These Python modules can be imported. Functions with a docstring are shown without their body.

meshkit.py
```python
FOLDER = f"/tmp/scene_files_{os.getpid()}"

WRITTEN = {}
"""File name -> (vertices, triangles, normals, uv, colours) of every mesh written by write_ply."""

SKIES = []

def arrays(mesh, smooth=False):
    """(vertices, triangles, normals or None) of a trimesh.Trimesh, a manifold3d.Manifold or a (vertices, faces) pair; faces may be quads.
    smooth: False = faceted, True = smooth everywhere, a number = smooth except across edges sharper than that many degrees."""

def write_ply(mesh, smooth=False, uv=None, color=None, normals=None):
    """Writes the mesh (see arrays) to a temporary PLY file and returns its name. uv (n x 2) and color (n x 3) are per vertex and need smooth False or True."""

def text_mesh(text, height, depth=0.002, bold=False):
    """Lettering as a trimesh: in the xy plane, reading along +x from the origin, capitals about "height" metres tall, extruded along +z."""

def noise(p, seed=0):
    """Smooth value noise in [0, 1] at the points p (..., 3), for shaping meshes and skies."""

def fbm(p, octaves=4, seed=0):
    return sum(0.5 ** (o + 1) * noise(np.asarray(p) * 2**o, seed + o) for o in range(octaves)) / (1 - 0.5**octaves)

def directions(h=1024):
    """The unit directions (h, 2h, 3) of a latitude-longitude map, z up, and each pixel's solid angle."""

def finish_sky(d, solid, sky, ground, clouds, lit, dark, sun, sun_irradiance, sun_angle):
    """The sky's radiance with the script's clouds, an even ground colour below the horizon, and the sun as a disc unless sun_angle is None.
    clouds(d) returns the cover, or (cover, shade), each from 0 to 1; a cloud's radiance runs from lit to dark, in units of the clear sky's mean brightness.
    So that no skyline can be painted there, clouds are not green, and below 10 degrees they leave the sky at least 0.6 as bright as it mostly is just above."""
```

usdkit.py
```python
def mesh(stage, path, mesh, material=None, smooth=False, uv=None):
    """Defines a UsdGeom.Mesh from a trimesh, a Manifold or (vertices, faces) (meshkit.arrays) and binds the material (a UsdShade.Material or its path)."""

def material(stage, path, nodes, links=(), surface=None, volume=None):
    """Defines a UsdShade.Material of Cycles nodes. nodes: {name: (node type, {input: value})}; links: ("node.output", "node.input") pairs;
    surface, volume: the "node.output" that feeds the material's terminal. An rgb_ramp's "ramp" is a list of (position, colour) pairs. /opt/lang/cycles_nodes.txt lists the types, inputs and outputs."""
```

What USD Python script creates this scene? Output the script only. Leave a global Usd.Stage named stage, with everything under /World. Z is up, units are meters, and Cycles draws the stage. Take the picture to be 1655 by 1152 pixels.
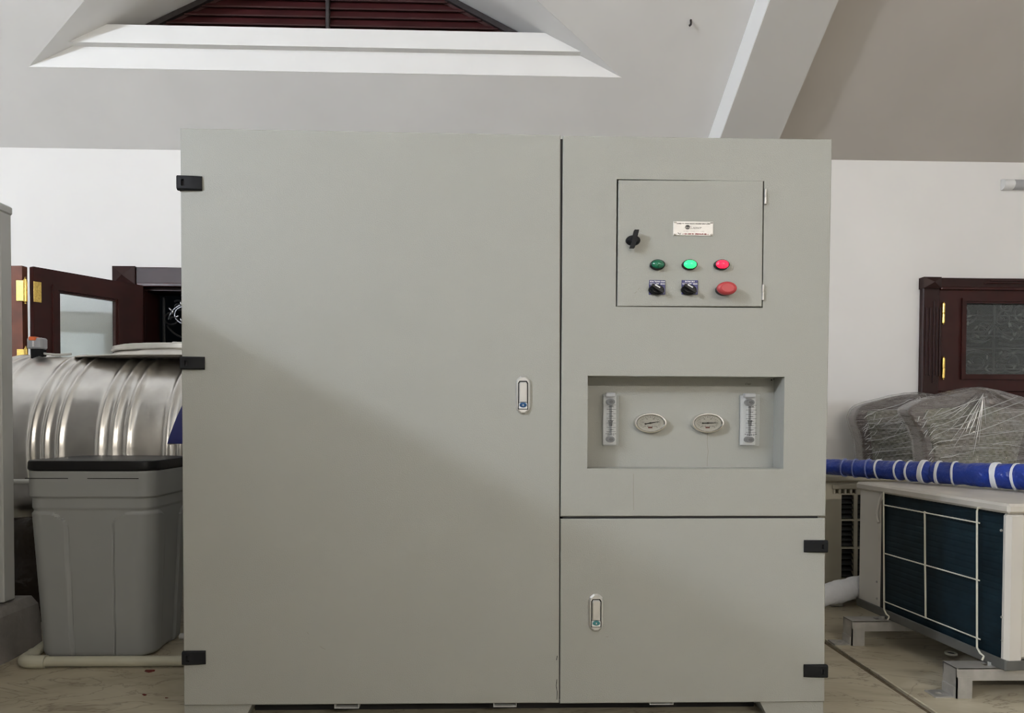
import math, random
import numpy as np, trimesh, manifold3d
from shapely.geometry import Polygon, Point, LineString
from shapely import affinity
from pxr import Usd, UsdGeom, UsdLux, UsdShade, Sdf, Gf
import usdkit, meshkit

stage = Usd.Stage.CreateInMemory()
UsdGeom.Xform.Define(stage, '/World')
UsdGeom.Scope.Define(stage, '/World/Looks')

# ------------------------------------------------------------------ camera, light, exposure
F_PX, HEYE = 1150.0, 0.9
YAW, PITCH, ROLL, PY0 = 0.02897, 0.02117, 0.00405, 702.35
_Z = np.array([0, 0, 1.0])
_F0 = np.array([math.sin(YAW), math.cos(YAW), 0]); _R0 = np.array([math.cos(YAW), -math.sin(YAW), 0])
_F = _F0 * math.cos(PITCH) - _Z * math.sin(PITCH); _U0 = _F0 * math.sin(PITCH) + _Z * math.cos(PITCH)
_R = _R0 * math.cos(ROLL) + _U0 * math.sin(ROLL); _U = _U0 * math.cos(ROLL) - _R0 * math.sin(ROLL)
EYE = np.array([0, 0, HEYE])
cam = UsdGeom.Camera.Define(stage, '/World/camera')
cam.AddTransformOp().Set(Gf.Matrix4d(*[float(v) for v in (*_R, 0, *_U, 0, *(-_F), 0, *EYE, 1)]))
cam.CreateHorizontalApertureAttr(36.0); cam.CreateVerticalApertureAttr(36.0 * 1152 / 1655)
cam.CreateFocalLengthAttr(36.0 * F_PX / 1655)
cam.CreateVerticalApertureOffsetAttr(36.0 / 1655 * (PY0 - 576.0))
cam.CreateClippingRangeAttr(Gf.Vec2f(0.05, 200))
cam.CreateExposureAttr(0.0)

dome = UsdLux.DomeLight.Define(stage, '/World/night_sky')
dome.CreateIntensityAttr(1.0); dome.CreateColorAttr(Gf.Vec3f(0.0003, 0.0004, 0.0005))
FILL_POWER = 158.0           # radiance of the unseen batten added behind the camera as fill
LAMP_POWER = 2050.0          # radiance of the lit opal globe on the left wall
LAMP_X, LAMP_Y, LAMP_Z, LAMP_R = -5.26, -2.1, 3.48, 0.095


def ray(px, py): return _F + _R * (px - 827.5) / F_PX - _U * (py - PY0) / F_PX
def at(px, py, Y): d = ray(px, py); return EYE + d * (Y / d[1])
def atz(px, py, z): d = ray(px, py); return EYE + d * ((z - HEYE) / d[2])
def at_plane(px, py, p0, n): d = ray(px, py); return EYE + d * (np.dot(np.asarray(p0) - EYE, n) / np.dot(d, n))
def rect(x0, y0, x1, y1, Y):
    a, b, c, d = at(x0, y0, Y), at(x1, y0, Y), at(x1, y1, Y), at(x0, y1, Y)
    return (a[0] + d[0]) / 2, (b[0] + c[0]) / 2, (c[2] + d[2]) / 2, (a[2] + b[2]) / 2
PXM = 2.1 / F_PX            # metres per photo pixel on the cabinet front


# ------------------------------------------------------------------ stage helpers
used = {}
BASE = {}
def numbered(parent, name):
    k = (parent, name); n = used.get(k, 0); used[k] = n + 1
    return f'{parent}/{name}' + (f'_{n:03d}' if n else '')
def tag(path, label=None, cat=None, group=None, kind=None):
    p = stage.GetPrimAtPath(path)
    for k, v in (('label', label), ('category', cat), ('group', group), ('kind', kind)):
        if v: p.SetCustomDataByKey(k, v)
    return path
def thing(name, label, cat, base=(0, 0, 0), group=None, kind=None):
    path = numbered('/World', name)
    x = UsdGeom.Xform.Define(stage, path); x.AddTranslateOp().Set(Gf.Vec3d(*map(float, base)))
    BASE[path] = np.array(base, float)
    return tag(path, label, cat, group, kind)
def base_of(path):
    while path not in BASE:
        path = path.rsplit('/', 1)[0]
        if path in ('/World', ''): return np.zeros(3)
    return BASE[path]
def fix(m):
    m = m.copy()
    try: trimesh.repair.fix_normals(m, multibody=True)
    except Exception: pass
    return m
def part(parent, name, mesh, mat, label=None, smooth=30, kind=None, do_fix=True):
    if isinstance(mesh, (list, tuple)): mesh = trimesh.util.concatenate(list(mesh))
    if isinstance(mesh, manifold3d.Manifold): mesh = tm(mesh)
    m = fix(mesh) if do_fix else mesh.copy()
    m.vertices = m.vertices - base_of(parent)
    path = numbered(parent, name)
    usdkit.mesh(stage, path, m, M[mat], smooth=smooth)
    return tag(path, label, kind=kind)
def single(name, mesh, mat, label, cat, group=None, kind=None, smooth=30):
    if isinstance(mesh, (list, tuple)): mesh = trimesh.util.concatenate(list(mesh))
    m = fix(mesh); c = m.bounds.mean(0); c[2] = m.bounds[0][2]
    path = numbered('/World', name)
    m.vertices = m.vertices - c
    g = usdkit.mesh(stage, path, m, M[mat], smooth=smooth); g.AddTranslateOp().Set(Gf.Vec3d(*map(float, c)))
    BASE[path] = c
    return tag(path, label, cat, group, kind)


# ------------------------------------------------------------------ mesh helpers
def tm(man):
    m = man.to_mesh(); return trimesh.Trimesh(m.vert_properties[:, :3], m.tri_verts, process=True)
def mf(t):
    t = fix(t); t.merge_vertices()
    return manifold3d.Manifold(manifold3d.Mesh(np.asarray(t.vertices, np.float32), np.asarray(t.faces, np.uint32)))
def diff(a, *bs):
    r = mf(a)
    for b in bs: r = r - mf(b)
    return tm(r)
def hull(pts): return trimesh.convex.convex_hull(np.asarray(pts, float))
def box(x0, x1, y0, y1, z0, z1, b=0.0):
    lo, hi = np.minimum((x0, y0, z0), (x1, y1, z1)).astype(float), np.maximum((x0, y0, z0), (x1, y1, z1)).astype(float)
    b = min(b, (hi - lo).min() * 0.45)
    if b <= 0:
        m = trimesh.creation.box(hi - lo); m.apply_translation((lo + hi) / 2); return m
    pts = []
    for i in np.ndindex(2, 2, 2):
        c = np.where(np.array(i) == 0, lo, hi); s = np.where(np.array(i) == 0, 1, -1) * b
        for k in range(3):
            q = c + s; q[k] = c[k]; pts.append(q)
    return hull(pts)
def prism_y(poly, y0, y1, b=0.0):
    """poly in (x, z), extruded from y0 (front) to y1; b chamfers the front edge of a convex outline."""
    p = Polygon(poly) if not isinstance(poly, Polygon) else poly
    if b > 0:
        inner = p.buffer(-b, join_style=2)
        pts = [(x, y0, z) for x, z in inner.exterior.coords] + [(x, y, z) for x, z in p.exterior.coords for y in (y0 + b, y1)]
        return hull(pts)
    m = trimesh.creation.extrude_polygon(p, abs(y1 - y0), engine='earcut')
    v = m.vertices.copy(); m.vertices = np.c_[v[:, 0], max(y0, y1) - v[:, 2], v[:, 1]]
    return fix(m)
def ellipse(cx, cz, a, b, n=36):
    t = np.linspace(0, 2 * np.pi, n, endpoint=False); return [(cx + a * math.cos(k), cz + b * math.sin(k)) for k in t]
def lathe_y(cx, cz, prof, sx=1.0, n=40, closed=True):
    """prof: list of (radius, y); revolved about the y axis through (cx, cz), x stretched by sx."""
    t = np.linspace(0, 2 * np.pi, n, endpoint=False); v, f = [], []
    for r, y in prof:
        v += [(cx + sx * r * math.cos(k), y, cz + r * math.sin(k)) for k in t]
    k = len(prof)
    for i in range(k - 1):
        for j in range(n):
            a, b = i * n + j, i * n + (j + 1) % n
            f += [(a, b, b + n), (a, b + n, a + n)]
    if closed:
        for i, (r, y) in ((0, prof[0]), (k - 1, prof[-1])):
            if r > 1e-9:
                v.append((cx, y, cz)); c = len(v) - 1
                f += [(c, i * n + (j + 1) % n, i * n + j) if i == 0 else (c, i * n + j, i * n + (j + 1) % n) for j in range(n)]
    m = trimesh.Trimesh(v, f, process=True); m.merge_vertices(); return m
def lathe_z(cx, cy, prof, sx=1.0, n=40):
    m = lathe_y(0, 0, prof, sx, n); v = m.vertices
    m.vertices = np.c_[v[:, 0] + cx, v[:, 2] + cy, v[:, 1]]; return m
def lathe_x(cy, cz, prof, n=64):
    m = lathe_y(0, 0, prof, 1.0, n); v = m.vertices
    m.vertices = np.c_[v[:, 1], v[:, 0] + cy, v[:, 2] + cz]; return m
def tube(pts, r, n=10, sq=None):
    P = np.asarray(pts, float); r = np.full(len(P), r) if np.ndim(r) == 0 else np.asarray(r)
    T = np.gradient(P, axis=0); T /= np.maximum(np.linalg.norm(T, axis=1, keepdims=True), 1e-9)
    up = np.array([0, 0, 1.0]) if abs(T[0, 2]) < 0.9 else np.array([0, 1.0, 0])
    N = np.cross(T[0], up); N /= np.linalg.norm(N); v, f = [], []
    for i in range(len(P)):
        N = N - T[i] * N.dot(T[i]); N /= np.linalg.norm(N); B = np.cross(T[i], N)
        for k in range(n):
            a = 2 * np.pi * k / n; v.append(P[i] + r[i] * (math.cos(a) * N + math.sin(a) * B))
    for i in range(len(P) - 1):
        for k in range(n):
            a, b = i * n + k, i * n + (k + 1) % n; f += [(a, b, b + n), (a, b + n, a + n)]
    v += [P[0], P[-1]]; c0, c1 = len(v) - 2, len(v) - 1; e = (len(P) - 1) * n
    for k in range(n): f += [(c0, (k + 1) % n, k), (c1, e + k, e + (k + 1) % n)]
    return trimesh.Trimesh(v, f, process=False)
def smooth_path(pts, n=40):
    from scipy.interpolate import CubicSpline
    P = np.asarray(pts, float); d = np.r_[0, np.cumsum(np.linalg.norm(np.diff(P, axis=0), axis=1))]
    return CubicSpline(d, P)(np.linspace(0, d[-1], n))
def grid(fn, nu, nv, wrap=False):
    """fn(i, j) arrays -> points; a regular quad sheet."""
    v = fn(); f = []
    for i in range(nu - 1):
        for j in range(nv - (0 if wrap else 1)):
            a, b = i * nv + j, i * nv + (j + 1) % nv; f += [(a, b, b + nv), (a, b + nv, a + nv)]
    return trimesh.Trimesh(np.asarray(v, float).reshape(-1, 3), f, process=False)
def cap_rings(rings):
    """closed loft through a list of rings (each k x 3)."""
    k = len(rings[0]); v = np.vstack(rings); f = []
    for i in range(len(rings) - 1):
        for j in range(k):
            a, b = i * k + j, i * k + (j + 1) % k; f += [(a, b, b + k), (a, b + k, a + k)]
    v = np.vstack([v, rings[0].mean(0), rings[-1].mean(0)]); c0, c1 = len(v) - 2, len(v) - 1; e = (len(rings) - 1) * k
    for j in range(k): f += [(c0, (j + 1) % k, j), (c1, e + j, e + (j + 1) % k)]
    return trimesh.Trimesh(v, f, process=False)
def rrect(w, d, r, n=6):
    out = []
    for cx, cy, a0 in ((w / 2 - r, d / 2 - r, 0), (-w / 2 + r, d / 2 - r, 90), (-w / 2 + r, -d / 2 + r, 180), (w / 2 - r, -d / 2 + r, 270)):
        for a in np.linspace(a0, a0 + 90, n): out.append((cx + r * math.cos(math.radians(a)), cy + r * math.sin(math.radians(a))))
    return np.array(out)
def text_front(s, cx, cz, w, h, Y, depth=0.0004, slant=0.0, bold=False):
    """lettering on a face that looks to -y, fitted into w x h about (cx, cz); reads along +x."""
    m = meshkit.text_mesh(s, 0.01, 0.001, bold); lo, hi = m.bounds; v = m.vertices
    u = (v[:, 0] - lo[0]) / (hi[0] - lo[0]) - 0.5; t = (v[:, 1] - lo[1]) / (hi[1] - lo[1]) - 0.5
    d = np.where(v[:, 2] > 0.0005, depth, -0.0002)
    m.vertices = np.c_[cx + u * w + slant * t * h, Y - d, cz + t * h]; return m
def xform(mesh, mat):
    m = mesh.copy(); m.apply_transform(mat); return m
def frame4(origin, ux, uy, uz=(0, 0, 1)):
    T = np.eye(4); T[:3, 0], T[:3, 1], T[:3, 2], T[:3, 3] = ux, uy, uz, origin; return T


# ------------------------------------------------------------------ materials
M = {}
def mat(name, color, rough=0.5, metal=0.0, spec=0.5, vary=None, bump=None, coat=0.0, emit=None, aniso=0.0, **extra):
    """vary: (scale, amount, detail) brightness mottling; bump: (scale, strength, distance)."""
    nodes = {'p': ('principled_bsdf', {'base_color': color, 'roughness': rough, 'metallic': metal, 'specular_ior_level': spec, 'coat_weight': coat, **extra})}
    links = []
    if emit: nodes['p'][1].update(emission_color=emit[0], emission_strength=emit[1])
    if vary or bump: nodes['g'] = ('geometry', {})
    if vary:
        s, a = vary[0], vary[1]
        nodes['vn'] = ('noise_texture', {'scale': s, 'detail': vary[2] if len(vary) > 2 else 3.0})
        nodes['vr'] = ('rgb_ramp', {'ramp': [(0.3, tuple(c * (1 - a) for c in color)), (0.7, tuple(min(1, c * (1 + a)) for c in color))]})
        links += [('g.position', 'vn.vector'), ('vn.fac', 'vr.fac'), ('vr.color', 'p.base_color')]
    if bump:
        nodes['bn'] = ('noise_texture', {'scale': bump[0], 'detail': 3.0})
        nodes['bp'] = ('bump', {'strength': bump[1], 'distance': bump[2]})
        links += [('g.position', 'bn.vector'), ('bn.fac', 'bp.height'), ('bp.normal', 'p.normal')]
    M[name] = usdkit.material(stage, f'/World/Looks/{name}', nodes, links, surface='p.BSDF')

mat('plaster_wall', (0.84, 0.822, 0.80), 0.75, spec=0.25, vary=(1.3, 0.025), bump=(14, 0.12, 0.01))
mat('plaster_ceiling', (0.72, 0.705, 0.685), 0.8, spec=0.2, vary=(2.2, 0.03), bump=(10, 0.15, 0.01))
mat('plaster_white', (0.86, 0.85, 0.835), 0.7, spec=0.3, vary=(3, 0.02), bump=(12, 0.12, 0.01))
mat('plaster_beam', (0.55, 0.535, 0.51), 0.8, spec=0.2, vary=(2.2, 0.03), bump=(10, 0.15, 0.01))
mat('bright_white', (0.95, 0.95, 0.94), 0.6, spec=0.3)
mat('plaster_beige_shade', (0.475, 0.44, 0.40), 0.8, spec=0.2, vary=(2.2, 0.03), bump=(10, 0.15, 0.01))  # beige grey plaster, darkened further to carry the shade right of the beam
mat('plaster_far', (0.58, 0.55, 0.51), 0.8, spec=0.2, vary=(1.3, 0.03))
mat('grout', (0.115, 0.085, 0.05), 0.9, vary=(30, 0.3), bump=(60, 0.5, 0.01))
mat('cabinet_paint', (0.340, 0.342, 0.312), 0.45, spec=0.3, vary=(1.6, 0.02), bump=(300, 0.3, 0.003))
mat('cabinet_inside', (0.30, 0.30, 0.27), 0.5)
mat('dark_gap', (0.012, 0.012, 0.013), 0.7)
mat('black_plastic', (0.012, 0.0125, 0.014), 0.5, spec=0.14, bump=(400, 0.1, 0.002))
mat('black_gloss', (0.008, 0.008, 0.009), 0.38, spec=0.2)
mat('chrome', (0.78, 0.77, 0.75), 0.16, metal=1.0)
mat('satin_nickel', (0.72, 0.715, 0.71), 0.34, metal=0.85)
mat('brushed_plate', (0.60, 0.585, 0.57), 0.5, metal=0.6, vary=(40, 0.05))
mat('zinc', (0.44, 0.43, 0.41), 0.42, metal=0.6, vary=(25, 0.12))
mat('lock_blue', (0.015, 0.07, 0.18), 0.3)
mat('lock_teal', (0.05, 0.2, 0.22), 0.3)
mat('label_blue', (0.012, 0.013, 0.12), 0.4)
mat('white_print', (0.8, 0.8, 0.82), 0.5)
mat('black_print', (0.012, 0.012, 0.012), 0.6)
mat('grey_print', (0.3, 0.29, 0.28), 0.6)
mat('red_print', (0.18, 0.03, 0.03), 0.6)
mat('meter_back', (0.66, 0.665, 0.67), 0.4)
mat('port_grey', (0.10, 0.10, 0.105), 0.3)
mat('dial_white', (0.70, 0.69, 0.66), 0.5)
mat('estop_red', (0.42, 0.045, 0.05), 0.45)
mat('estop_yellow', (0.02, 0.02, 0.02), 0.45)
mat('lens_green_off', (0.004, 0.13, 0.065), 0.2, coat=0.5)
mat('lens_green_on', (0.02, 0.75, 0.2), 0.2, emit=((0.03, 1.0, 0.22), 1.35), coat=0.5)
mat('lens_red_on', (0.8, 0.02, 0.05), 0.2, emit=((1.0, 0.012, 0.06), 1.25), coat=0.5)
mat('stain', (0.27, 0.26, 0.22), 0.6)
mat('stainless', (0.74, 0.72, 0.69), 0.27, metal=1.0, vary=(9, 0.10), bump=(7, 0.12, 0.02))
mat('stainless_matt', (0.74, 0.72, 0.68), 0.4, metal=0.85, vary=(18, 0.08))
mat('decal_blue', (0.012, 0.018, 0.16), 0.35)
mat('bin_grey', (0.29, 0.297, 0.29), 0.5, vary=(4, 0.03), bump=(220, 0.08, 0.003))
mat('lid_black', (0.009, 0.009, 0.010), 0.42, spec=0.25, bump=(160, 0.15, 0.003))
mat('pvc_cream', (0.47, 0.455, 0.36), 0.4, vary=(10, 0.06))
mat('pvc_white', (0.62, 0.62, 0.60), 0.4)
mat('rack_grey', (0.47, 0.475, 0.46), 0.42, vary=(8, 0.04))
mat('rack_panel', (0.45, 0.44, 0.42), 0.5)
mat('concrete', (0.21, 0.195, 0.18), 0.9, vary=(6, 0.28, 6.0), bump=(45, 0.5, 0.01))
mat('wood_red', (0.03, 0.0045, 0.0032), 0.4, spec=0.3, coat=0.06, vary=(12, 0.22), bump=(60, 0.05, 0.004))
mat('wood_brown', (0.13, 0.036, 0.016), 0.38, coat=0.3, vary=(14, 0.25))
mat('wood_dark', (0.022, 0.0055, 0.0045), 0.45, spec=0.3, vary=(10, 0.2))
mat('louver_red', (0.042, 0.009, 0.0095), 0.5, spec=0.3, vary=(8, 0.2))
mat('louver_edge', (0.055, 0.024, 0.023), 0.6, spec=0.2)
mat('steel_dark', (0.028, 0.022, 0.022), 0.5, vary=(30, 0.3))
mat('iron_black', (0.05, 0.05, 0.052), 0.3, metal=0.6)
mat('iron_leaf', (0.3, 0.3, 0.3), 0.25, metal=0.9)
mat('night_board', (0.012, 0.012, 0.013), 0.6)
mat('brass', (0.80, 0.56, 0.16), 0.24, metal=1.0, vary=(120, 0.25))
mat('float_grey', (0.42, 0.43, 0.46), 0.45)
mat('orange', (0.85, 0.17, 0.04), 0.4)
mat('bag_dark', (0.03, 0.022, 0.017), 0.22, bump=(14, 0.6, 0.03))
mat('bag_black', (0.012, 0.012, 0.012), 0.4, bump=(14, 0.6, 0.03))
mat('paper', (0.72, 0.70, 0.64), 0.8)
mat('leaf_yellow', (0.50, 0.46, 0.16), 0.6, vary=(60, 0.35))
mat('debris_red', (0.12, 0.015, 0.01), 0.6)
mat('ac_beige', (0.56, 0.535, 0.49), 0.42, vary=(5, 0.04), bump=(250, 0.06, 0.002))
mat('ac_top', (0.50, 0.47, 0.42), 0.5, vary=(6, 0.16, 5.0))
mat('ac_old', (0.36, 0.335, 0.265), 0.5, vary=(5, 0.08))
mat('base_pan', (0.09, 0.09, 0.082), 0.55, vary=(14, 0.15))
mat('coil_blue', (0.006, 0.016, 0.023), 0.55, metal=0.0, spec=0.15, vary=(14, 0.3, 5.0))
mat('guard_wire', (0.62, 0.60, 0.50), 0.45)
mat('cloth_white', (0.60, 0.61, 0.64), 0.85, bump=(40, 0.5, 0.01))
mat('roll_blue', (0.011, 0.038, 0.28), 0.3, vary=(9, 0.3), bump=(30, 0.6, 0.02))
mat('tape_white', (0.72, 0.74, 0.78), 0.45, bump=(60, 0.3, 0.005))
mat('tape_pale', (0.16, 0.20, 0.46), 0.45)
mat('chair_wood', (0.06, 0.042, 0.04), 0.45, vary=(14, 0.2))
mat('lamp_white', (0.80, 0.80, 0.79), 0.4)
mat('lamp_diffuser', (0.42, 0.42, 0.43), 0.3)
mat('lamp_lit', (0.9, 0.9, 0.9), 0.4, emit=((0.80, 0.88, 1.0), LAMP_POWER))
mat('batten_fill', (0.9, 0.9, 0.9), 0.4, emit=((1.0, 0.94, 0.84), FILL_POWER))

# veined stone slabs
M['stone_floor'] = usdkit.material(stage, '/World/Looks/stone_floor', {
    'g': ('geometry', {}), 'mp': ('mapping', {'scale': (0.8, 1.7, 1.0)}),
    'n1': ('noise_texture', {'scale': 3.0, 'detail': 6.0, 'roughness': 0.6, 'distortion': 0.8}),
    'r1': ('rgb_ramp', {'ramp': [(0.28, (0.31, 0.265, 0.185)), (0.5, (0.43, 0.385, 0.285)), (0.72, (0.51, 0.465, 0.355))]}),
    'n2': ('noise_texture', {'scale': 2.6, 'detail': 5.0, 'roughness': 0.55, 'distortion': 1.6}),
    's2': ('math', {'math_type': 'subtract', 'value2': 0.5}), 'a2': ('math', {'math_type': 'absolute'}),
    'r2': ('rgb_ramp', {'ramp': [(0.0, (1, 1, 1)), (0.007, (0.35, 0.35, 0.35)), (0.02, (0, 0, 0)), (1.0, (0, 0, 0))]}),
    'f2': ('math', {'math_type': 'multiply', 'value2': 0.62}), 'bw': ('rgb_to_bw', {}),
    'm': ('mix_color', {'blend_type': 'mix', 'b': (0.14, 0.095, 0.06)}),
    'p': ('principled_bsdf', {'roughness': 0.42, 'specular_ior_level': 0.4}),
}, [('g.position', 'mp.vector'), ('mp.vector', 'n1.vector'), ('mp.vector', 'n2.vector'), ('n1.fac', 'r1.fac'), ('n2.fac', 's2.value1'), ('s2.value', 'a2.value1'),
    ('a2.value', 'r2.fac'), ('r2.color', 'bw.color'), ('bw.val', 'f2.value1'), ('f2.value', 'm.fac'), ('r1.color', 'm.a'), ('m.result', 'p.base_color')], surface='p.BSDF')
# woven grey-green upholstery
M['upholstery'] = usdkit.material(stage, '/World/Looks/upholstery', {
    'g': ('geometry', {}),
    'w1': ('wave_texture', {'wave_type': 'bands', 'bands_direction': 'x', 'scale': 26.0, 'distortion': 1.5, 'detail': 2.0}) if False else ('noise_texture', {'scale': 60.0}),
    'c1': ('checker_texture', {'scale': 55.0, 'color1': (0.30, 0.30, 0.25), 'color2': (0.20, 0.20, 0.16)}),
    'n': ('noise_texture', {'scale': 6.0, 'detail': 3.0}),
    'm': ('mix_color', {'blend_type': 'multiply', 'fac': 0.35}),
    'b': ('bump', {'strength': 0.5, 'distance': 0.004}),
    'p': ('principled_bsdf', {'roughness': 0.9, 'sheen_weight': 0.2}),
}, [('g.position', 'c1.vector'), ('g.position', 'n.vector'), ('g.position', 'w1.vector'), ('c1.color', 'm.a'), ('n.color', 'm.b'), ('m.result', 'p.base_color'), ('c1.fac', 'b.height'), ('b.normal', 'p.normal')], surface='p.BSDF')
# thin stretch film: clear, with glossy creases
M['film'] = usdkit.material(stage, '/World/Looks/film', {
    'g': ('geometry', {}), 'mp': ('mapping', {'rotation': (0.0, 0.6, 0.0), 'scale': (5.0, 5.0, 26.0)}),
    'n': ('noise_texture', {'scale': 1.6, 'detail': 4.0, 'distortion': 0.6}), 'b': ('bump', {'strength': 0.8, 'distance': 0.03}),
    'lw': ('layer_weight', {'blend': 0.35}), 'f': ('math', {'math_type': 'multiply_add', 'value2': 0.5, 'value3': 0.17}),
    't': ('transparent_bsdf', {'color': (0.96, 0.96, 0.96)}), 'gl': ('glossy_bsdf', {'color': (0.9, 0.9, 0.92), 'roughness': 0.16}),
    'df': ('diffuse_bsdf', {'color': (0.55, 0.55, 0.56)}), 'mm': ('mix_closure', {'fac': 0.2}), 'mx': ('mix_closure', {}),
}, [('g.position', 'mp.vector'), ('mp.vector', 'n.vector'), ('n.fac', 'b.height'), ('b.normal', 'gl.normal'), ('lw.facing', 'f.value1'), ('f.value', 'mx.fac'),
    ('gl.BSDF', 'mm.closure1'), ('df.BSDF', 'mm.closure2'), ('t.BSDF', 'mx.closure1'), ('mm.closure', 'mx.closure2')], surface='mx.closure')
mat('film_fold', (0.62, 0.63, 0.65), 0.18, spec=0.8)
def pane_mat(name, tint, k=1.0, add=0.0):
    M[name] = usdkit.material(stage, f'/World/Looks/{name}', {
        'fr': ('fresnel', {'IOR': 1.5}), 'f': ('math', {'math_type': 'multiply_add', 'value2': k, 'value3': add}),
        't': ('transparent_bsdf', {'color': tint}), 'gl': ('glossy_bsdf', {'color': (0.95, 0.97, 0.97), 'roughness': 0.0}), 'mx': ('mix_closure', {}),
    }, [('fr.fac', 'f.value1'), ('f.value', 'mx.fac'), ('t.BSDF', 'mx.closure1'), ('gl.BSDF', 'mx.closure2')], surface='mx.closure')
pane_mat('pane', (0.90, 0.93, 0.925))
pane_mat('gauge_glass', (0.93, 0.93, 0.92), 0.8)
M['acrylic'] = usdkit.material(stage, '/World/Looks/acrylic', {
    't': ('transparent_bsdf', {'color': (0.95, 0.96, 0.96)}), 'p': ('principled_bsdf', {'base_color': (0.72, 0.73, 0.73), 'roughness': 0.08, 'specular_ior_level': 0.8}),
    'mx': ('mix_closure', {'fac': 0.17})}, [('t.BSDF', 'mx.closure1'), ('p.BSDF', 'mx.closure2')], surface='mx.closure')

# ================================================================== THE ROOM
WALL_Y, WALL_TOP, SLOPE = 4.75, 2.652, 0.84
XL, XR, YF, CEIL_Z = -5.4, 4.6, -3.1, 4.4
Y_FLAT = WALL_Y - (CEIL_Z - WALL_TOP) / SLOPE
roof = lambda Y: WALL_TOP + SLOPE * (WALL_Y - Y)
D_L, D_R, D_Y, D_AX, D_AY = -2.759, 0.787, 4.357, -0.965, 3.318     # dormer opening: base corners and apex in plan
D_Z, D_AZ = roof(D_Y), roof(D_AY)

fl = thing('floor', 'cracked beige stone slab floor with dark brown joints', 'floor', kind='structure')
part(fl, 'grout_bed', box(XL - .1, XR + .1, YF - .1, WALL_Y + .1, -0.12, -0.012), 'grout')
xs = [XL, -1.99, 1.352, XR]; ys = [YF, -1.9, -0.7, 0.5, 1.7, 2.885, 4.05, WALL_Y]
for i in range(3):
    for j in range(7):
        gl, gr = (0.0015, 0.0015)
        x1 = xs[i + 1] - (0.0 if i == 1 else gr); x0 = xs[i] + (0.028 if i == 2 else gl)
        part(fl, 'slab', box(x0, x1, ys[j] + .002, ys[j + 1] - .002, -0.02, 0.0, 0.003), 'stone_floor', smooth=False)

def wall_with_holes(name, x0, x1, z0, z1, y0, y1, holes, label):
    p = Polygon([(x0, z0), (x1, z0), (x1, z1), (x0, z1)])
    for a, b, c, d in holes: p = p.difference(Polygon([(a, c), (b, c), (b, d), (a, d)]))
    return single(name, prism_y(p, y0, y1), 'plaster_wall', label, 'wall', kind='structure', smooth=False)
W1 = (-2.30, -0.95, 0.82, 1.765)          # window openings: x0 x1 z0 z1
W2 = (3.005, 4.25, 0.95, 1.795)
wall_with_holes('wall_back', XL - .2, XR + .2, 0, WALL_TOP + .12, WALL_Y, WALL_Y + .2, [W1, W2], 'white plaster wall behind the cabinet with two dark windows')
single('wall_left', box(XL - .2, XL, YF, WALL_Y, 0, CEIL_Z + .2), 'plaster_wall', 'white plaster wall on the left side of the room', 'wall', kind='structure', smooth=False)
single('wall_right', box(XR, XR + .2, YF, WALL_Y, 0, CEIL_Z + .2), 'plaster_wall', 'white plaster wall on the right side of the room', 'wall', kind='structure', smooth=False)
single('wall_front', box(XL - .2, XR + .2, YF - .2, YF, 0, CEIL_Z + .2), 'plaster_far', 'plaster wall opposite the cabinet', 'wall', kind='structure', smooth=False)

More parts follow.
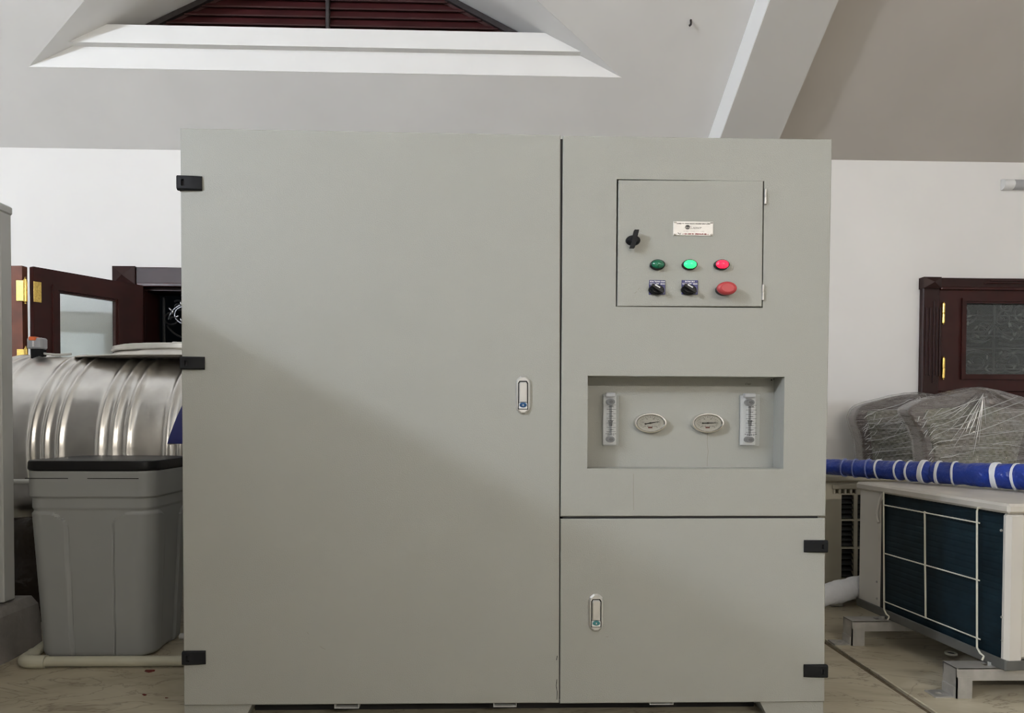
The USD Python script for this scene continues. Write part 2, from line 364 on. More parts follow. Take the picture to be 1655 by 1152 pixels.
ce = thing('ceiling', 'sloping white attic ceiling with triangular dormer and hanging beam', 'ceiling', kind='structure')
plan = Polygon([(XL, Y_FLAT), (1.85, Y_FLAT), (1.60, WALL_Y), (XL, WALL_Y)]).difference(Polygon([(D_L, D_Y), (D_R, D_Y), (D_AX, D_AY)]))
m = trimesh.creation.extrude_polygon(plan, 0.1, engine='earcut'); m.vertices[:, 2] += roof(m.vertices[:, 1])
sl_ = m
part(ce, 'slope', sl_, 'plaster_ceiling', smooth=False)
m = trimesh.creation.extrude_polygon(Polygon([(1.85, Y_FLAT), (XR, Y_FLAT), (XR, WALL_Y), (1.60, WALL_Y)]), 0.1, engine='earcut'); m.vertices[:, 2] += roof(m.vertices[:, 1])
part(ce, 'slope', m, 'plaster_beige_shade', 'beige grey slope right of the beam, its shade painted into the colour', smooth=False)
part(ce, 'flat_panel', box(XL, XR, YF, Y_FLAT, CEIL_Z, CEIL_Z + .1), 'plaster_ceiling', smooth=False)
bl = lambda Y: 1.411 + 0.1156 * (4.652 - Y)
BO, BW = 0.22, 0.372
pts = []
for Y in (WALL_Y - .001, Y_FLAT - .1):
    for o in (BO, -0.02):
        for w in (0, BW): pts.append((bl(Y) + w, Y, roof(Y) - o))
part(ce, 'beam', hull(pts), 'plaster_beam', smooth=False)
part(ce, 'beam_side', hull([(bl(Y) - w, Y, roof(Y) - o) for Y in (WALL_Y - .001, Y_FLAT - .1) for o in (BO - .002, -.02) for w in (.005, -.004)]), 'bright_white', 'white side of the beam', smooth=False)  # thin slab of a brighter white than the beam itself
nail = at(1116, 35, 4.05); d = ray(1116, 35); k = (WALL_TOP + SLOPE * WALL_Y - HEYE) / (d[2] + SLOPE * d[1]); nail = EYE + d * k
part(ce, 'nail_hook', tube([nail + (0, 0, .02), nail + (0, -.012, -.012), nail + (-.004, -.02, -.028), nail + (-.012, -.018, -.034)], 0.006, 8), 'steel_dark', 'small dark nail in the slope')

# dormer with louvre
LV_Y = D_Y + 0.09
win = thing('window_3', 'triangular dormer vent with dark red horizontal louvres set in the sloping ceiling', 'dormer vent', kind='structure')
mL, mR = (D_AZ - D_Z) / (D_AX - D_L), (D_AZ - D_Z) / (D_AX - D_R)
zl = lambda x: D_Z + mL * (x - D_L) if x < D_AX else D_Z + mR * (x - D_R)
def tri_edges(z): return D_L + (z - D_Z) / mL, D_R + (z - D_Z) / mR
YE = LV_Y + 0.10
for sgn, X in ((1, D_L), (-1, D_R)):
    prof = [(X, D_Y, D_Z), (D_AX, D_AY, D_AZ), (D_AX, YE, D_AZ), (X, YE, D_Z)]
    part(win, 'soffit', hull(prof + [(x, y, z + .06) for x, y, z in prof]), 'plaster_white', smooth=False)
h1, h2 = 0.128, 0.236                          # steps of the sill
def band(z0, z1, y0, y1):
    a, b = tri_edges(z0); c, d2 = tri_edges(z1); return prism_y([(a, z0), (b, z0), (d2, z1), (c, z1)], y0, y1)
part(win, 'sill_face', band(D_Z + .001, D_Z + h1, D_Y - .004, YE), 'plaster_white', smooth=False)
part(win, 'sill_ledge', band(D_Z + h1, D_Z + h2, D_Y - .049, YE), 'plaster_white', smooth=False)
z = D_Z + h2 - 0.01
pitch = 0.052
while z < D_AZ - 0.12:
    a, b = tri_edges(z + .02); a += .05; b -= .05
    s = hull([(x, y, zz) for x in (a, b) for y, zz in ((LV_Y + .004, z), (LV_Y + .010, z - .003), (LV_Y + .034, z + .062), (LV_Y + .028, z + .064))])
    part(win, 'slat', s, 'louver_red', smooth=False)
    part(win, 'slat_lip', box(a, b, LV_Y - .002, LV_Y + .010, z - .005, z + .005, .003), 'louver_edge', smooth=False)
    z += pitch
for sgn, X in ((1, D_L), (-1, D_R)):
    a = np.array(tri_edges(D_Z + h2 - .02))[0 if sgn > 0 else 1]
    part(win, 'frame_bar', prism_y([(a, D_Z + h2 - .03), (D_AX, D_AZ), (D_AX, D_AZ - .03), (a + sgn * .075, D_Z + h2 - .03)], LV_Y - .012, LV_Y + .05), 'steel_dark', smooth=False)
    part(win, 'frame_angle', prism_y([(a + sgn * .07, D_Z + h2 - .03), (D_AX, D_AZ - .028), (D_AX, D_AZ - .045), (a + sgn * .115, D_Z + h2 - .03)], LV_Y + .012, LV_Y + .05), 'louver_edge', smooth=False)
mx = at(530, 30, LV_Y)[0]
part(win, 'mullion', box(mx - .012, mx + .012, LV_Y - .018, LV_Y + .02, D_Z + h2 - .02, zl(mx) - .01, .004), 'steel_dark', smooth=False)
part(win, 'back_board', band(D_Z + .0, D_AZ - .02, YE, YE + .04), 'night_board', smooth=False)

# ------------------------------------------------------------------ windows in the back wall
def spiral(cx, cz, r0, turns, a0, y, n=40, sgn=1):
    t = np.linspace(0, 1, n); a = a0 + sgn * 2 * np.pi * turns * t; r = r0 * (1 - .82 * t)
    return np.c_[cx + 1.3 * r * np.cos(a), np.full(n, y), cz + r * np.sin(a)]
def scroll_grille(w, x0, x1, z0, z1, y, seed, bars=()):
    rnd = random.Random(seed)
    for x in np.linspace(x0, x1, 4):
        part(w, 'grille_bar', box(x - .008, x + .008, y - .006, y + .006, z0, z1, .002), 'iron_black')
    for zz in bars:
        part(w, 'grille_rail', [box(x0, x1, y - .005, y + .005, zz - .004, zz + .004, .001), box(x0 + .04, x1 - .04, y - .005, y + .005, zz + .026, zz + .034, .001)], 'iron_black')
    nz = max(1, int((z1 - z0) / .33)); xs_ = np.linspace(x0, x1, 4)
    for i in range(3):
        cx = (xs_[i] + xs_[i + 1]) / 2; hw = (xs_[i + 1] - xs_[i]) / 2
        for k in range(nz):
            cz = z1 - .17 - k * .33
            s = 1 if (i + k) % 2 else -1
            paths = [spiral(cx + s * .05, cz + .06, .085, 1.6, 0.3, y, sgn=s), spiral(cx - s * .07, cz - .07, .075, 1.5, 2.6, y, sgn=-s),
                     smooth_path([(cx - hw * .9, y, cz - .02), (cx - hw * .4, y, cz - .10), (cx + hw * .3, y, cz - .1), (cx + hw * .9, y, cz - .0)], 24),
                     smooth_path([(cx - hw * .85, y, cz + .02), (cx - hw * .6, y, cz + .1), (cx, y, cz + .14), (cx + hw * .6, y, cz + .12)], 24)]
            paths += [spiral(cx - hw * .72, cz + .02, .05, 1.3, 1.2, y, sgn=-s), spiral(cx + hw * .7, cz - .04, .05, 1.4, 4.0, y, sgn=s), spiral(cx - hw * .5, cz + .11, .04, 1.4, 2.2, y, sgn=s),
                      smooth_path([(cx - hw * .8, y, cz - .14), (cx - hw * .3, y, cz - .155), (cx + hw * .3, y, cz - .15), (cx + hw * .85, y, cz - .12)], 20)]
            for p in paths: part(w, 'grille_scroll', tube(p, .0065, 6), 'iron_black', smooth=60)
            lv = []
            for q in range(11):
                px, pz = cx + rnd.uniform(-.8, .8) * hw, cz + rnd.uniform(-.12, .13)
                e = trimesh.creation.icosphere(1, 1.0); e.apply_scale((.017, .005, .007)); e.apply_transform(trimesh.transformations.rotation_matrix(rnd.uniform(0, 3.1), (0, 1, 0))); e.apply_translation((px, y - .008, pz)); part(w, 'grille_leaf', e, 'iron_leaf', smooth=60)
def pyramid_block(x0, x1, z0, z1, y0, y1):
    c = ((x0 + x1) / 2, y0 - .025, (z0 + z1) / 2)
    return hull([(x, y, zz) for x in (x0, x1) for zz in (z0, z1) for y in (y0, y1)] + [c])
FY = WALL_Y - 0.045
def sash_mesh(u0, u1, z0, z1, rail, stile0, stile1, t):
    p = Polygon([(u0, z0), (u1, z0), (u1, z1), (u0, z1)]).difference(Polygon([(u0 + stile0, z0 + rail), (u1 - stile1, z0 + rail), (u1 - stile1, z1 - rail), (u0 + stile0, z1 - rail)]))
    return prism_y(p, -t / 2, t / 2), (u0 + stile0, u1 - stile1, z0 + rail, z1 - rail)
def mould(a, b, c, d, w, y0, y1):
    p = Polygon([(a - w, c - w), (b + w, c - w), (b + w, d + w), (a - w, d + w)]).difference(Polygon([(a, c), (b, c), (b, d), (a, d)]))
    return prism_y(p, y0, y1)

w1 = thing('window_1', 'dark red wooden window with scrolled iron grille, its shutter folded open towards the tank', 'window', kind='structure')
fw = 0.155
x0, x1, z0, z1 = W1
part(w1, 'frame', [box(x0 - fw + .0, x0 + .02, FY, WALL_Y + .0, z0 - .08, z1 - .0, .006), box(x1 - .02, x1 + fw, FY, WALL_Y, z0 - .08, z1, .006),
                   box(x0 - .01, x1 + .01, FY, WALL_Y, z1, z1 + .115, .006), box(x0 - fw, x1 + fw, FY - .03, WALL_Y, z0 - .13, z0 + .003, .006)], 'wood_dark')
part(w1, 'header_mould', box(x0 - .0, x1 + .0, FY - .012, FY + .01, z1 - .012, z1 + .012, .004), 'wood_red')
part(w1, 'corner_block', pyramid_block(x0 - fw, x0 - .01, z1 + .0, z1 + .118, FY - .01, WALL_Y), 'wood_dark', smooth=False)
part(w1, 'corner_block', pyramid_block(x1 + .01, x1 + fw, z1 + .0, z1 + .118, FY - .01, WALL_Y), 'wood_dark', smooth=False)
part(w1, 'lining', [box(x0, x0 + .03, WALL_Y, WALL_Y + .2, z0, z1), box(x1 - .03, x1, WALL_Y, WALL_Y + .2, z0, z1), box(x0 + .03, x1 - .03, WALL_Y, WALL_Y + .2, z1 - .03, z1), box(x0 + .03, x1 - .03, WALL_Y, WALL_Y + .2, z0, z0 + .03)], 'wood_dark', smooth=False)
scroll_grille(w1, x0 + .09, x1 - .04, z0 + .03, z1 - .05, WALL_Y + .13, 3)
# opened leaf: hinge line near (photo x 46) to the frame (photo x 228)
LN, LF = at(47, 432, 4.12)[:2], at(228, 462, 4.69)[:2]
ZT = 1.755
u = LF - LN; L = np.linalg.norm(u); u /= L; nrm = np.array([u[1], -u[0]])
T1 = frame4((*LN, 0), (*u, 0), (-nrm[0], -nrm[1], 0)) if nrm[1] < 0 else frame4((*LN, 0), (*u, 0), (nrm[0], nrm[1], 0))
T1[:3, 1] = np.cross(T1[:3, 2], T1[:3, 0])
n3 = T1[:3, 1]
uof = lambda px, py: float(np.dot((at_plane(px, py, (*LN, 1), n3) - np.array([*LN, 0]))[:2], u))
ua, ub = uof(90, 500), uof(186, 500)
sm, (pa, pb, pc, pd) = sash_mesh(0.012, L, .83, ZT, .115, ua - .012, L - ub, .04)
sash = part(w1, 'sash', xform(sm, T1), 'wood_red', smooth=False)
part(sash, 'moulding', xform(trimesh.util.concatenate([mould(pa, pb, pc, pd, .03, -.034, .01), mould(pa + .012, pb - .012, pc + .012, pd - .012, .014, -.024, .008)]), T1), 'wood_red', smooth=False)
part(sash, 'pane', xform(box(pa, pb, -.002, .002, pc, pd), T1), 'pane', 'clear pane showing the wall behind', smooth=False)
u2 = np.array([-math.cos(.10), math.sin(.10)]); T2 = frame4((LN[0] - .012, LN[1], 0), (u2[0], u2[1], 0), (-u2[1], u2[0], 0))
T2[:3, 1] = np.cross(T2[:3, 2], T2[:3, 0])
sm2, q2 = sash_mesh(0.014, .56, .83, ZT, .115, .13, .10, .04)
sash2 = part(w1, 'sash', xform(sm2, T2), 'wood_brown', smooth=False)
part(sash2, 'pane', xform(box(q2[0], q2[1], -.002, .002, q2[2], q2[3]), T2), 'pane', smooth=False)
for zz in (at(47, 470, 4.1)[2], at(47, 581, 4.1)[2]):
    hx, hy = LN[0] - .004, LN[1] - .028
    hp = [tube([(hx, hy, zz - .062), (hx, hy, zz + .062)], .010, 12), lathe_z(hx, hy, [(0, zz + .078), (.006, zz + .074), (.004, zz + .068), (.008, zz + .062), (.0, zz + .06)], n=12), lathe_z(hx, hy, [(0, zz - .078), (.006, zz - .074), (.004, zz - .068), (.008, zz - .062), (0, zz - .06)], n=12)]
    part(w1, 'hinge', hp + [box(hx - .052, hx - .008, hy + .0, hy + .008, zz - .058, zz + .058, .001), xform(box(.010, .052, -.026, -.0205, zz - .058, zz + .058, .001), T1)], 'brass', 'brass butt hinge')

w2 = thing('window_2', 'dark red wooden window with fluted pilaster, brass hinges and dark glass', 'window', kind='structure')
x0, x1, z0, z1 = W2
pl = rect(1491, 450, 1522, 640, FY)
part(w2, 'frame', [box(pl[0], x0 + .0, FY, WALL_Y, z0 - .08, z1, .006), box(x1, x1 + .125, FY, WALL_Y, z0 - .08, z1, .006), box(x0 - .01, x1 + .01, FY, WALL_Y, z1, z1 + .068, .006), box(pl[0], x1 + .12, FY - .025, WALL_Y, z0 - .13, z0 + .003, .006)], 'wood_dark')
part(w2, 'corner_block', pyramid_block(pl[0] - .004, x0, z1 - .005, z1 + .07, FY - .012, WALL_Y), 'wood_dark', smooth=False)
part(w2, 'header_mould', [box(x0, x1, FY - .012, FY + .01, z1 - .014, z1 + .006, .004), box(x0 + .3, x1, FY - .008, FY + .01, z1 + .03, z1 + .036, .002), box(x0 + .34, x1, FY - .008, FY + .01, z1 + .048, z1 + .053, .002)], 'wood_red')
for k, (fx, a, b) in enumerate(((1497, 497, 607), (1503, 497, 607), (1509, 486, 619), (1514, 497, 607), (1519, 497, 607))):
    r_ = rect(fx - 1.4, a, fx + 1.4, b, FY)
    part(w2, 'flute', box(r_[0], r_[1], FY - .007, FY + .004, r_[2], r_[3], .0015), 'wood_dark')
sa = rect(1523, 466, 1700, 632, FY + .012)
pn = rect(1557, 488, 1700, 608, FY + .012)
p = Polygon([(x0, sa[2]), (x1, sa[2]), (x1, z1 - .004), (x0, z1 - .004)]).difference(Polygon([(pn[0], pn[2]), (x1 - .15, pn[2]), (x1 - .15, pn[3]), (pn[0], pn[3])]))
sash = part(w2, 'sash', prism_y(p, FY + .008, FY + .05), 'wood_red', smooth=False)
part(sash, 'moulding', [mould(pn[0], x1 - .15, pn[2], pn[3], .022, FY - .008, FY + .02), mould(pn[0] + .012, x1 - .162, pn[2] + .012, pn[3] - .012, .013, FY + .0, FY + .03)], 'wood_red', smooth=False)
part(sash, 'pane', box(pn[0], x1 - .15, FY + .03, FY + .034, pn[2], pn[3]), 'pane', 'dark glass pane', smooth=False)
part(w2, 'sash', [box(x0, x1, FY + .008, FY + .05, z0, sa[2] - .004, .004)], 'wood_red')
for py0, py1 in ((487, 525), (575, 614)):
    r_ = rect(1522, py0, 1530, py1, FY - .012); hx, zz, hh = (r_[0] + r_[1]) / 2, (r_[2] + r_[3]) / 2, (r_[3] - r_[2]) / 2
    part(w2, 'hinge', lathe_z(hx, FY - .004, [(0, zz - hh), (.006, zz - hh * .95), (.004, zz - hh * .88), (.011, zz - hh * .82), (.011, zz - .003), (.009, zz), (.011, zz + .003), (.011, zz + hh * .82), (.004, zz + hh * .88), (.006, zz + hh * .95), (0, zz + hh)], n=14), 'brass', 'brass barrel hinge')
part(w2, 'lining', [box(x0, x0 + .03, WALL_Y, WALL_Y + .2, z0, z1), box(x1 - .03, x1, WALL_Y, WALL_Y + .2, z0, z1), box(x0 + .03, x1 - .03, WALL_Y, WALL_Y + .2, z1 - .03, z1), box(x0 + .03, x1 - .03, WALL_Y, WALL_Y + .2, z0, z0 + .03)], 'wood_dark', smooth=False)
scroll_grille(w2, x0 + .12, x1 - .06, z0 + .03, z1 - .04, WALL_Y + .10, 8, bars=np.linspace(pn[2] + .06, pn[3] - .1, 4))

# ------------------------------------------------------------------ batten lights
def batten_profile(n=14):
    a = np.linspace(-math.pi / 2, math.pi / 2, n); return [(0.038 * math.cos(k), 0.036 * math.sin(k)) for k in a]
def batten(label, matd, T, length):
    """built along local x from 0, standing off a wall at local y=0 towards -y."""
    t = thing('batten_light', label, 'wall light', base=tuple(T[:3, 3]))
    pr = batten_profile()
    def seg(a, b, k=1.0, off=.012): return trimesh.Trimesh(*(lambda P: (P.vertices, P.faces))(hull([(x, -off - d * k, zz * k) for x in (a, b) for d, zz in pr])))
    part(t, 'base_tray', xform(box(0, length, -.013, -.001, -.036, .036, .002), T), 'lamp_white')
    part(t, 'end_cap', xform(seg(0, .012), T), 'lamp_white', smooth=50)
    part(t, 'end_cap', xform(seg(length - .012, length), T), 'lamp_white', smooth=50)
    if matd != 'batten_fill':
        part(t, 'end_sleeve', xform(seg(.012, .07, .985), T), 'lamp_white', smooth=50)
        part(t, 'diffuser', xform(seg(.07, length - .012, .96), T), matd, 'unlit grey diffuser', smooth=50)
    else:
        part(t, 'diffuser', xform(seg(.012, length - .012, .96), T), matd, 'glowing diffuser of the added fill light', smooth=50)
    return t
lp = at(1622, 297, WALL_Y - .03)
batten('unlit grey batten light with white end cap on the wall above the right window', 'lamp_diffuser', frame4((lp[0], WALL_Y, lp[2]), (1, 0, 0), (0, 1, 0)), 1.1)
batten('added fill light, an unseen lit batten high on the wall opposite the cabinet', 'batten_fill', frame4((3.3, YF, 2.75), (-1, 0, 0), (0, -1, 0)), 2.4)  # invented lamp, out of view, added only to lift the fill
GL = np.array([LAMP_X + .06, LAMP_Y, LAMP_Z])
gl = thing('wall_lamp', 'lit white globe lamp on the left wall', 'wall lamp', base=(XL, LAMP_Y, LAMP_Z))
gs = trimesh.creation.icosphere(3, LAMP_R); gs.vertices += GL
part(gl, 'globe', gs, 'lamp_lit', 'glowing opal globe', smooth=True)
def along_x(prof): v = lathe_z(0, 0, prof, 1.0, 32); q = v.vertices.copy(); v.vertices = np.c_[q[:, 2], q[:, 0] + LAMP_Y, q[:, 1] + LAMP_Z]; return v
part(gl, 'wall_plate', along_x([(0, XL), (.055, XL), (.05, XL + .02), (0, XL + .022)]), 'lamp_white')
part(gl, 'socket', along_x([(0, XL + .02), (.028, XL + .02), (.032, GL[0] - LAMP_R * .85), (0, GL[0] - LAMP_R * .85)]), 'lamp_white')

# ================================================================== FILTRATION CONTROL CABINET
YC = 2.1
cab = thing('control_cabinet', 'large grey-green steel cabinet with doors, gauges and indicator lights', 'cabinet', base=(0.05, 2.45, 0))
def quad(*p, Y=YC): return [tuple(at(x, y, Y)[[0, 2]]) for x, y in p]
big = quad((291, 207), (906, 218), (903.5, 1136), (297, 1140))
upq = quad((910, 219), (1345, 225), (1334.5, 834), (906, 834.5))
loq = quad((906, 838.5), (1334, 837.5), (1333, 1134), (905, 1137))
rc = rect(949.5, 608, 1267, 757.5, YC)          # gauge recess
cd = rect(996, 291, 1234, 496.5, YC)            # control door
BX0, BX1, BZ0, BZ1 = big[0][0] + .006, upq[1][0] - .016, .066, upq[0][1] - .004
body = diff(box(BX0, BX1, YC + .022, 2.78, BZ0, BZ1), box(rc[0] - .012, rc[1] + .012, YC, YC + .12, rc[2] - .012, rc[3] + .012), box(cd[0] - .004, cd[1] + .004, YC, YC + .06, cd[2] - .004, cd[3] + .004))
part(cab, 'body', body, 'cabinet_inside', smooth=False)
part(cab, 'seam_gasket', [box(at(907.8, 600, YC)[0] - .010, at(907.8, 600, YC)[0] + .006, YC + .006, YC + .0225, BZ0, BZ1 - .004), box(at(905, 600, YC)[0], BX1 - .01, YC + .006, YC + .0225, at(1100, 836, YC)[2] - .004, at(1100, 836, YC)[2] + .004)], 'dark_gap', 'black seal between the doors', smooth=False)
part(cab, 'large_door', prism_y(big, YC, YC + .022, .0025), 'cabinet_paint', 'largest door, left half of the cabinet', smooth=False)
m = prism_y(upq, YC, YC + .022, .0025)
m = diff(m, box(rc[0], rc[1], YC - .05, YC + .1, rc[2], rc[3]), box(cd[0], cd[1], YC - .05, YC + .1, cd[2], cd[3]))
part(cab, 'instrument_panel', m, 'cabinet_paint', 'upper right panel with the gauge recess', smooth=False)
part(cab, 'small_door', prism_y(loq, YC, YC + .022, .0025), 'cabinet_paint', 'lower right door', smooth=False)
RD = YC + .078                                    # back of the recess
part(cab, 'recess_box', [box(rc[0] - .01, rc[1] + .01, RD, RD + .01, rc[2] - .01, rc[3] + .01), box(rc[0] - .01, rc[0], YC + .0225, RD, rc[2] - .01, rc[3] + .01), box(rc[1], rc[1] + .01, YC + .0225, RD, rc[2] - .01, rc[3] + .01),
                         box(rc[0], rc[1], YC + .0225, RD, rc[2] - .01, rc[2]), box(rc[0], rc[1], YC + .0225, RD, rc[3], rc[3] + .01)], 'cabinet_paint', smooth=False)
# control door set in its hole
part(cab, 'control_box', box(cd[0] - .003, cd[1] + .003, YC + .03, YC + .058, cd[2] - .003, cd[3] + .003), 'dark_gap', smooth=False)
cdq = quad((999.5, 291.5), (1233.2, 292.5), (1231, 495.5), (997.5, 495))
part(cab, 'control_door', prism_y(cdq, YC - .003, YC + .026, .002), 'cabinet_paint', 'small door carrying the lights and switches', smooth=False)
CY = YC - .003
for py0, py1, px in ((306, 330, 1237), (460, 485, 1233)):
    r_ = rect(px - 2, py0, px + 2, py1, CY); part(cab, 'door_hinge', [lathe_z((r_[0] + r_[1]) / 2, CY - .001, [(0, r_[2]), (.0042, r_[2]), (.0042, (r_[2] + r_[3]) / 2 - .001), (.0034, (r_[2] + r_[3]) / 2), (.0042, (r_[2] + r_[3]) / 2 + .001), (.0042, r_[3]), (0, r_[3])], n=12)], 'zinc', 'slim silver hinge pin of the control door')
# black hinges of the large and the small door
for k, (a, b, c, d, left) in enumerate(((285.5, 283, 324.5, 306.5, 1), (291, 576, 329, 597, 1), (294, 1053, 330.5, 1075, 1), (1301.5, 873.5, 1338, 893, 0), (1301, 1075, 1338, 1095.5, 0))):
    r_ = rect(a, b, c, d, YC - .010)
    n = 9; top, bot = [], []
    pr = []
    for i, t in enumerate(np.linspace(0, 1, n)):
        tt = t if left else 1 - t
        bulge = .012 * (1 - .55 * tt ** 2.2)
        pr.append((r_[0] + t * (r_[1] - r_[0]), bulge))
    ed = .004
    hp = hull([(x, YC - bb, zz) for x, bb in pr for zz in (r_[2] + ed, r_[3] - ed)] + [(x, YC - bb + .004, zz) for x, bb in pr for zz in (r_[2], r_[3])] + [(x, YC + .0, zz) for x, _ in pr for zz in (r_[2], r_[3])])
    ox = r_[0] if left else r_[1]
    s = 1 if left else -1
    knuckle = box(ox, ox + s * .012, YC - .006, YC + .03, r_[2], r_[3], .003)
    sx = ox + s * .017
    slot = box(sx - .004, sx + .004, YC - .03, YC - .004, r_[2] + .011, r_[3] - .012)
    hb = part(cab, 'hinge', [diff(hp, slot), knuckle], 'black_plastic', 'black plastic hinge', smooth=25)
    part(hb, 'hinge_slot', box(sx - .004, sx + .004, YC - .005, YC - .003, r_[2] + .011, r_[3] - .012), 'dark_gap', smooth=False)
# swing handles
def stadium(cx, cz, a, b, cut=0.45):
    k = a * cut
    return [(cx - a + k * 1.1, cz - b), (cx + a - k * 1.1, cz - b), (cx + a - k * .25, cz - b + k * .75), (cx + a, cz - b + k * 1.7), (cx + a, cz + b - k * 1.7), (cx + a - k * .25, cz + b - k * .75), (cx + a - k * 1.1, cz + b), (cx - a + k * 1.1, cz + b), (cx - a + k * .25, cz + b - k * .75), (cx - a, cz + b - k * 1.7), (cx - a, cz - b + k * 1.7), (cx - a + k * .25, cz - b + k * .75)]
for (hx0, hy0, hx1, hy1, lockm, where) in ((833.5, 607.5, 857, 668.5, 'lock_blue', 'large'), (951, 959, 975, 1019, 'lock_teal', 'lower right')):
    r_ = rect(hx0, hy0, hx1, hy1, YC); cx, cz = (r_[0] + r_[1]) / 2, (r_[2] + r_[3]) / 2; a, b = (r_[1] - r_[0]) / 2, (r_[3] - r_[2]) / 2
    plate = prism_y(stadium(cx, cz, a, b, .6), YC - .009, YC + .001, .0045)
    sl = [(cx - a * .70, cz - b * .78), (cx + a * .70, cz - b * .78), (cx + a * .70, cz + b * .62), (cx + a * .5, cz + b * .74), (cx - a * .5, cz + b * .74), (cx - a * .70, cz + b * .62)]
    hd = part(cab, 'handle', diff(plate, prism_y(sl, YC - .02, YC - .004)), 'satin_nickel', f'silver swing handle of the {where} door', smooth=20)
    part(hd, 'handle_well', prism_y(sl, YC - .0045, YC - .0035), 'dark_gap', smooth=False)
    lv = [(cx - a * .56, cz - b * .42), (cx + a * .56, cz - b * .42), (cx + a * .56, cz + b * .58), (cx + a * .4, cz + b * .68), (cx - a * .4, cz + b * .68), (cx - a * .56, cz + b * .58)]
    part(hd, 'lever', prism_y(lv, YC - .012, YC - .003, .003), 'satin_nickel', smooth=20)
    part(hd, 'lock_seat', box(cx - a * .58, cx + a * .58, YC - .010, YC - .003, cz - b * .74, cz - b * .44, .001), 'lamp_white', smooth=False)
    part(hd, 'push_button', prism_y(ellipse(cx, cz - b * .545, a * .5, b * .125, 24), YC - .0125, YC - .009, .001), lockm, 'coloured oval push button')
    part(hd, 'key_slot', box(cx - a * .08, cx + a * .08, YC - .0130, YC - .012, cz - b * .6, cz - b * .5), 'zinc', smooth=False)
# T-handle latch
c = at(1022.8, 389, CY); T_ = CY
lt = part(cab, 'latch_knob', lathe_y(c[0], c[2], [(0, T_ - .016), (.009, T_ - .016), (.0125, T_ - .011), (.0145, T_ - .007), (.0150, T_ + .001), (0, T_ + .001)], 1.45, 28), 'black_plastic', 'black latch knob of the control door')
part(lt, 'latch_grip', hull([(c[0] + dx + s * .0065, T_ - y, c[2] + dz) for dx, dz in ((.006, .025), (-.006, -.026)) for s in (-1, 1) for y in (.012, .030)]), 'black_plastic', smooth=False)
# indicator lights
for px, ml, lab in ((1063.5, 'lens_green_off', 'unlit dark green indicator lens'), (1115.5, 'lens_green_on', 'bright green lit indicator lens'), (1167.5, 'lens_red_on', 'red lit indicator lens')):
    c = at(px, 427, CY - .012)
    bz = part(cab, 'indicator_light', lathe_y(c[0], c[2], [(0, CY - .011), (.0128, CY - .0125), (.0145, CY - .011), (.0150, CY - .006), (.0150, CY + .001), (0, CY + .001)], 1.5, 36), 'black_gloss', 'indicator light')
    part(bz, 'lens', lathe_y(c[0], c[2], [(0, CY - .0215), (.004, CY - .0212), (.008, CY - .0195), (.0115, CY - .0160), (.0128, CY - .0125), (0, CY - .0115)], 1.5, 36), ml, lab, smooth=60)
    for q in range(3):
        a = q * 2.094 + .5
        part(bz, 'lens_ridge', tube([(c[0] + 1.5 * r_ * math.cos(a), CY - .0222 + y, c[2] + r_ * math.sin(a)) for r_, y in ((.002, 0.0), (.006, .0012), (.0095, .0042))], .0009, 6), ml)
# selector switches
for px, row1, row2 in ((1062, 'BOM TRUNG GIAN', ('AUTO', 'OFF', 'MAN')), (1114.5, 'BOM RO', ('AUTO', 'OFF', 'MAN'))):
    r_ = rect(px - 13, 453, px + 13, 476, CY)
    pl_ = part(cab, 'selector_switch', box(r_[0], r_[1], CY - .0035, CY + .001, r_[2], r_[3], .0006), 'label_blue', 'rotary selector switch on a blue legend plate', smooth=False)
    cx, w_, h_ = (r_[0] + r_[1]) / 2, r_[1] - r_[0], r_[3] - r_[2]
    part(pl_, 'legend_text', text_front(row1, cx, r_[3] - h_ * .10, w_ * (.92 if len(row1) > 8 else .6), h_ * .10, CY - .0035, bold=True), 'white_print', smooth=False)
    part(pl_, 'legend_line', box(r_[0], r_[1], CY - .0038, CY - .003, r_[3] - h_ * .205, r_[3] - h_ * .19), 'grey_print', smooth=False)
    for k, s in enumerate(row2):
        part(pl_, 'legend_text', text_front(s, cx + (-.33, 0, .33)[k] * w_, r_[3] - h_ * .265, w_ * (.28, .2, .26)[k], h_ * .085, CY - .0035, bold=True), 'white_print', smooth=False)
    c = at(px - .5, 467.5, CY - .012)
    part(pl_, 'switch_collar', lathe_y(c[0], c[2], [(0, CY - .010), (.0135, CY - .010), (.0150, CY - .008), (.0152, CY - .003), (0, CY - .003)], 1.5, 36), 'black_plastic')
    part(pl_, 'switch_knob', lathe_y(c[0], c[2], [(0, CY - .017), (.0095, CY - .017), (.0115, CY - .014), (.0122, CY - .009), (0, CY - .009)], 1.5, 36), 'black_gloss')
    u_ = np.array([.62 * 1.5, -.60]); u_ /= np.linalg.norm(u_); v_ = np.array([-u_[1], u_[0]])
    grip = [(c[0] + u_[0] * a + v_[0] * b, c[2] + u_[1] * a + v_[1] * b) for a, b in ((-.020, -.0045), (.020, -.0045), (.020, .0045), (-.020, .0045))]
    part(pl_, 'switch_grip', prism_y(grip, CY - .028, CY - .016, .0012), 'black_gloss', smooth=False)
    p0, p1 = c[[0, 2]] + np.array([-.009, .0105]), c[[0, 2]] + np.array([.006, .0025])
    d_ = (p1 - p0) / np.linalg.norm(p1 - p0); e_ = np.array([-d_[1], d_[0]]) * .0016
    part(pl_, 'pointer_mark', prism_y([tuple(p0 - e_), tuple(p1 - e_), tuple(p1 + e_), tuple(p0 + e_)], CY - .0292, CY - .017), 'white_print', smooth=False)
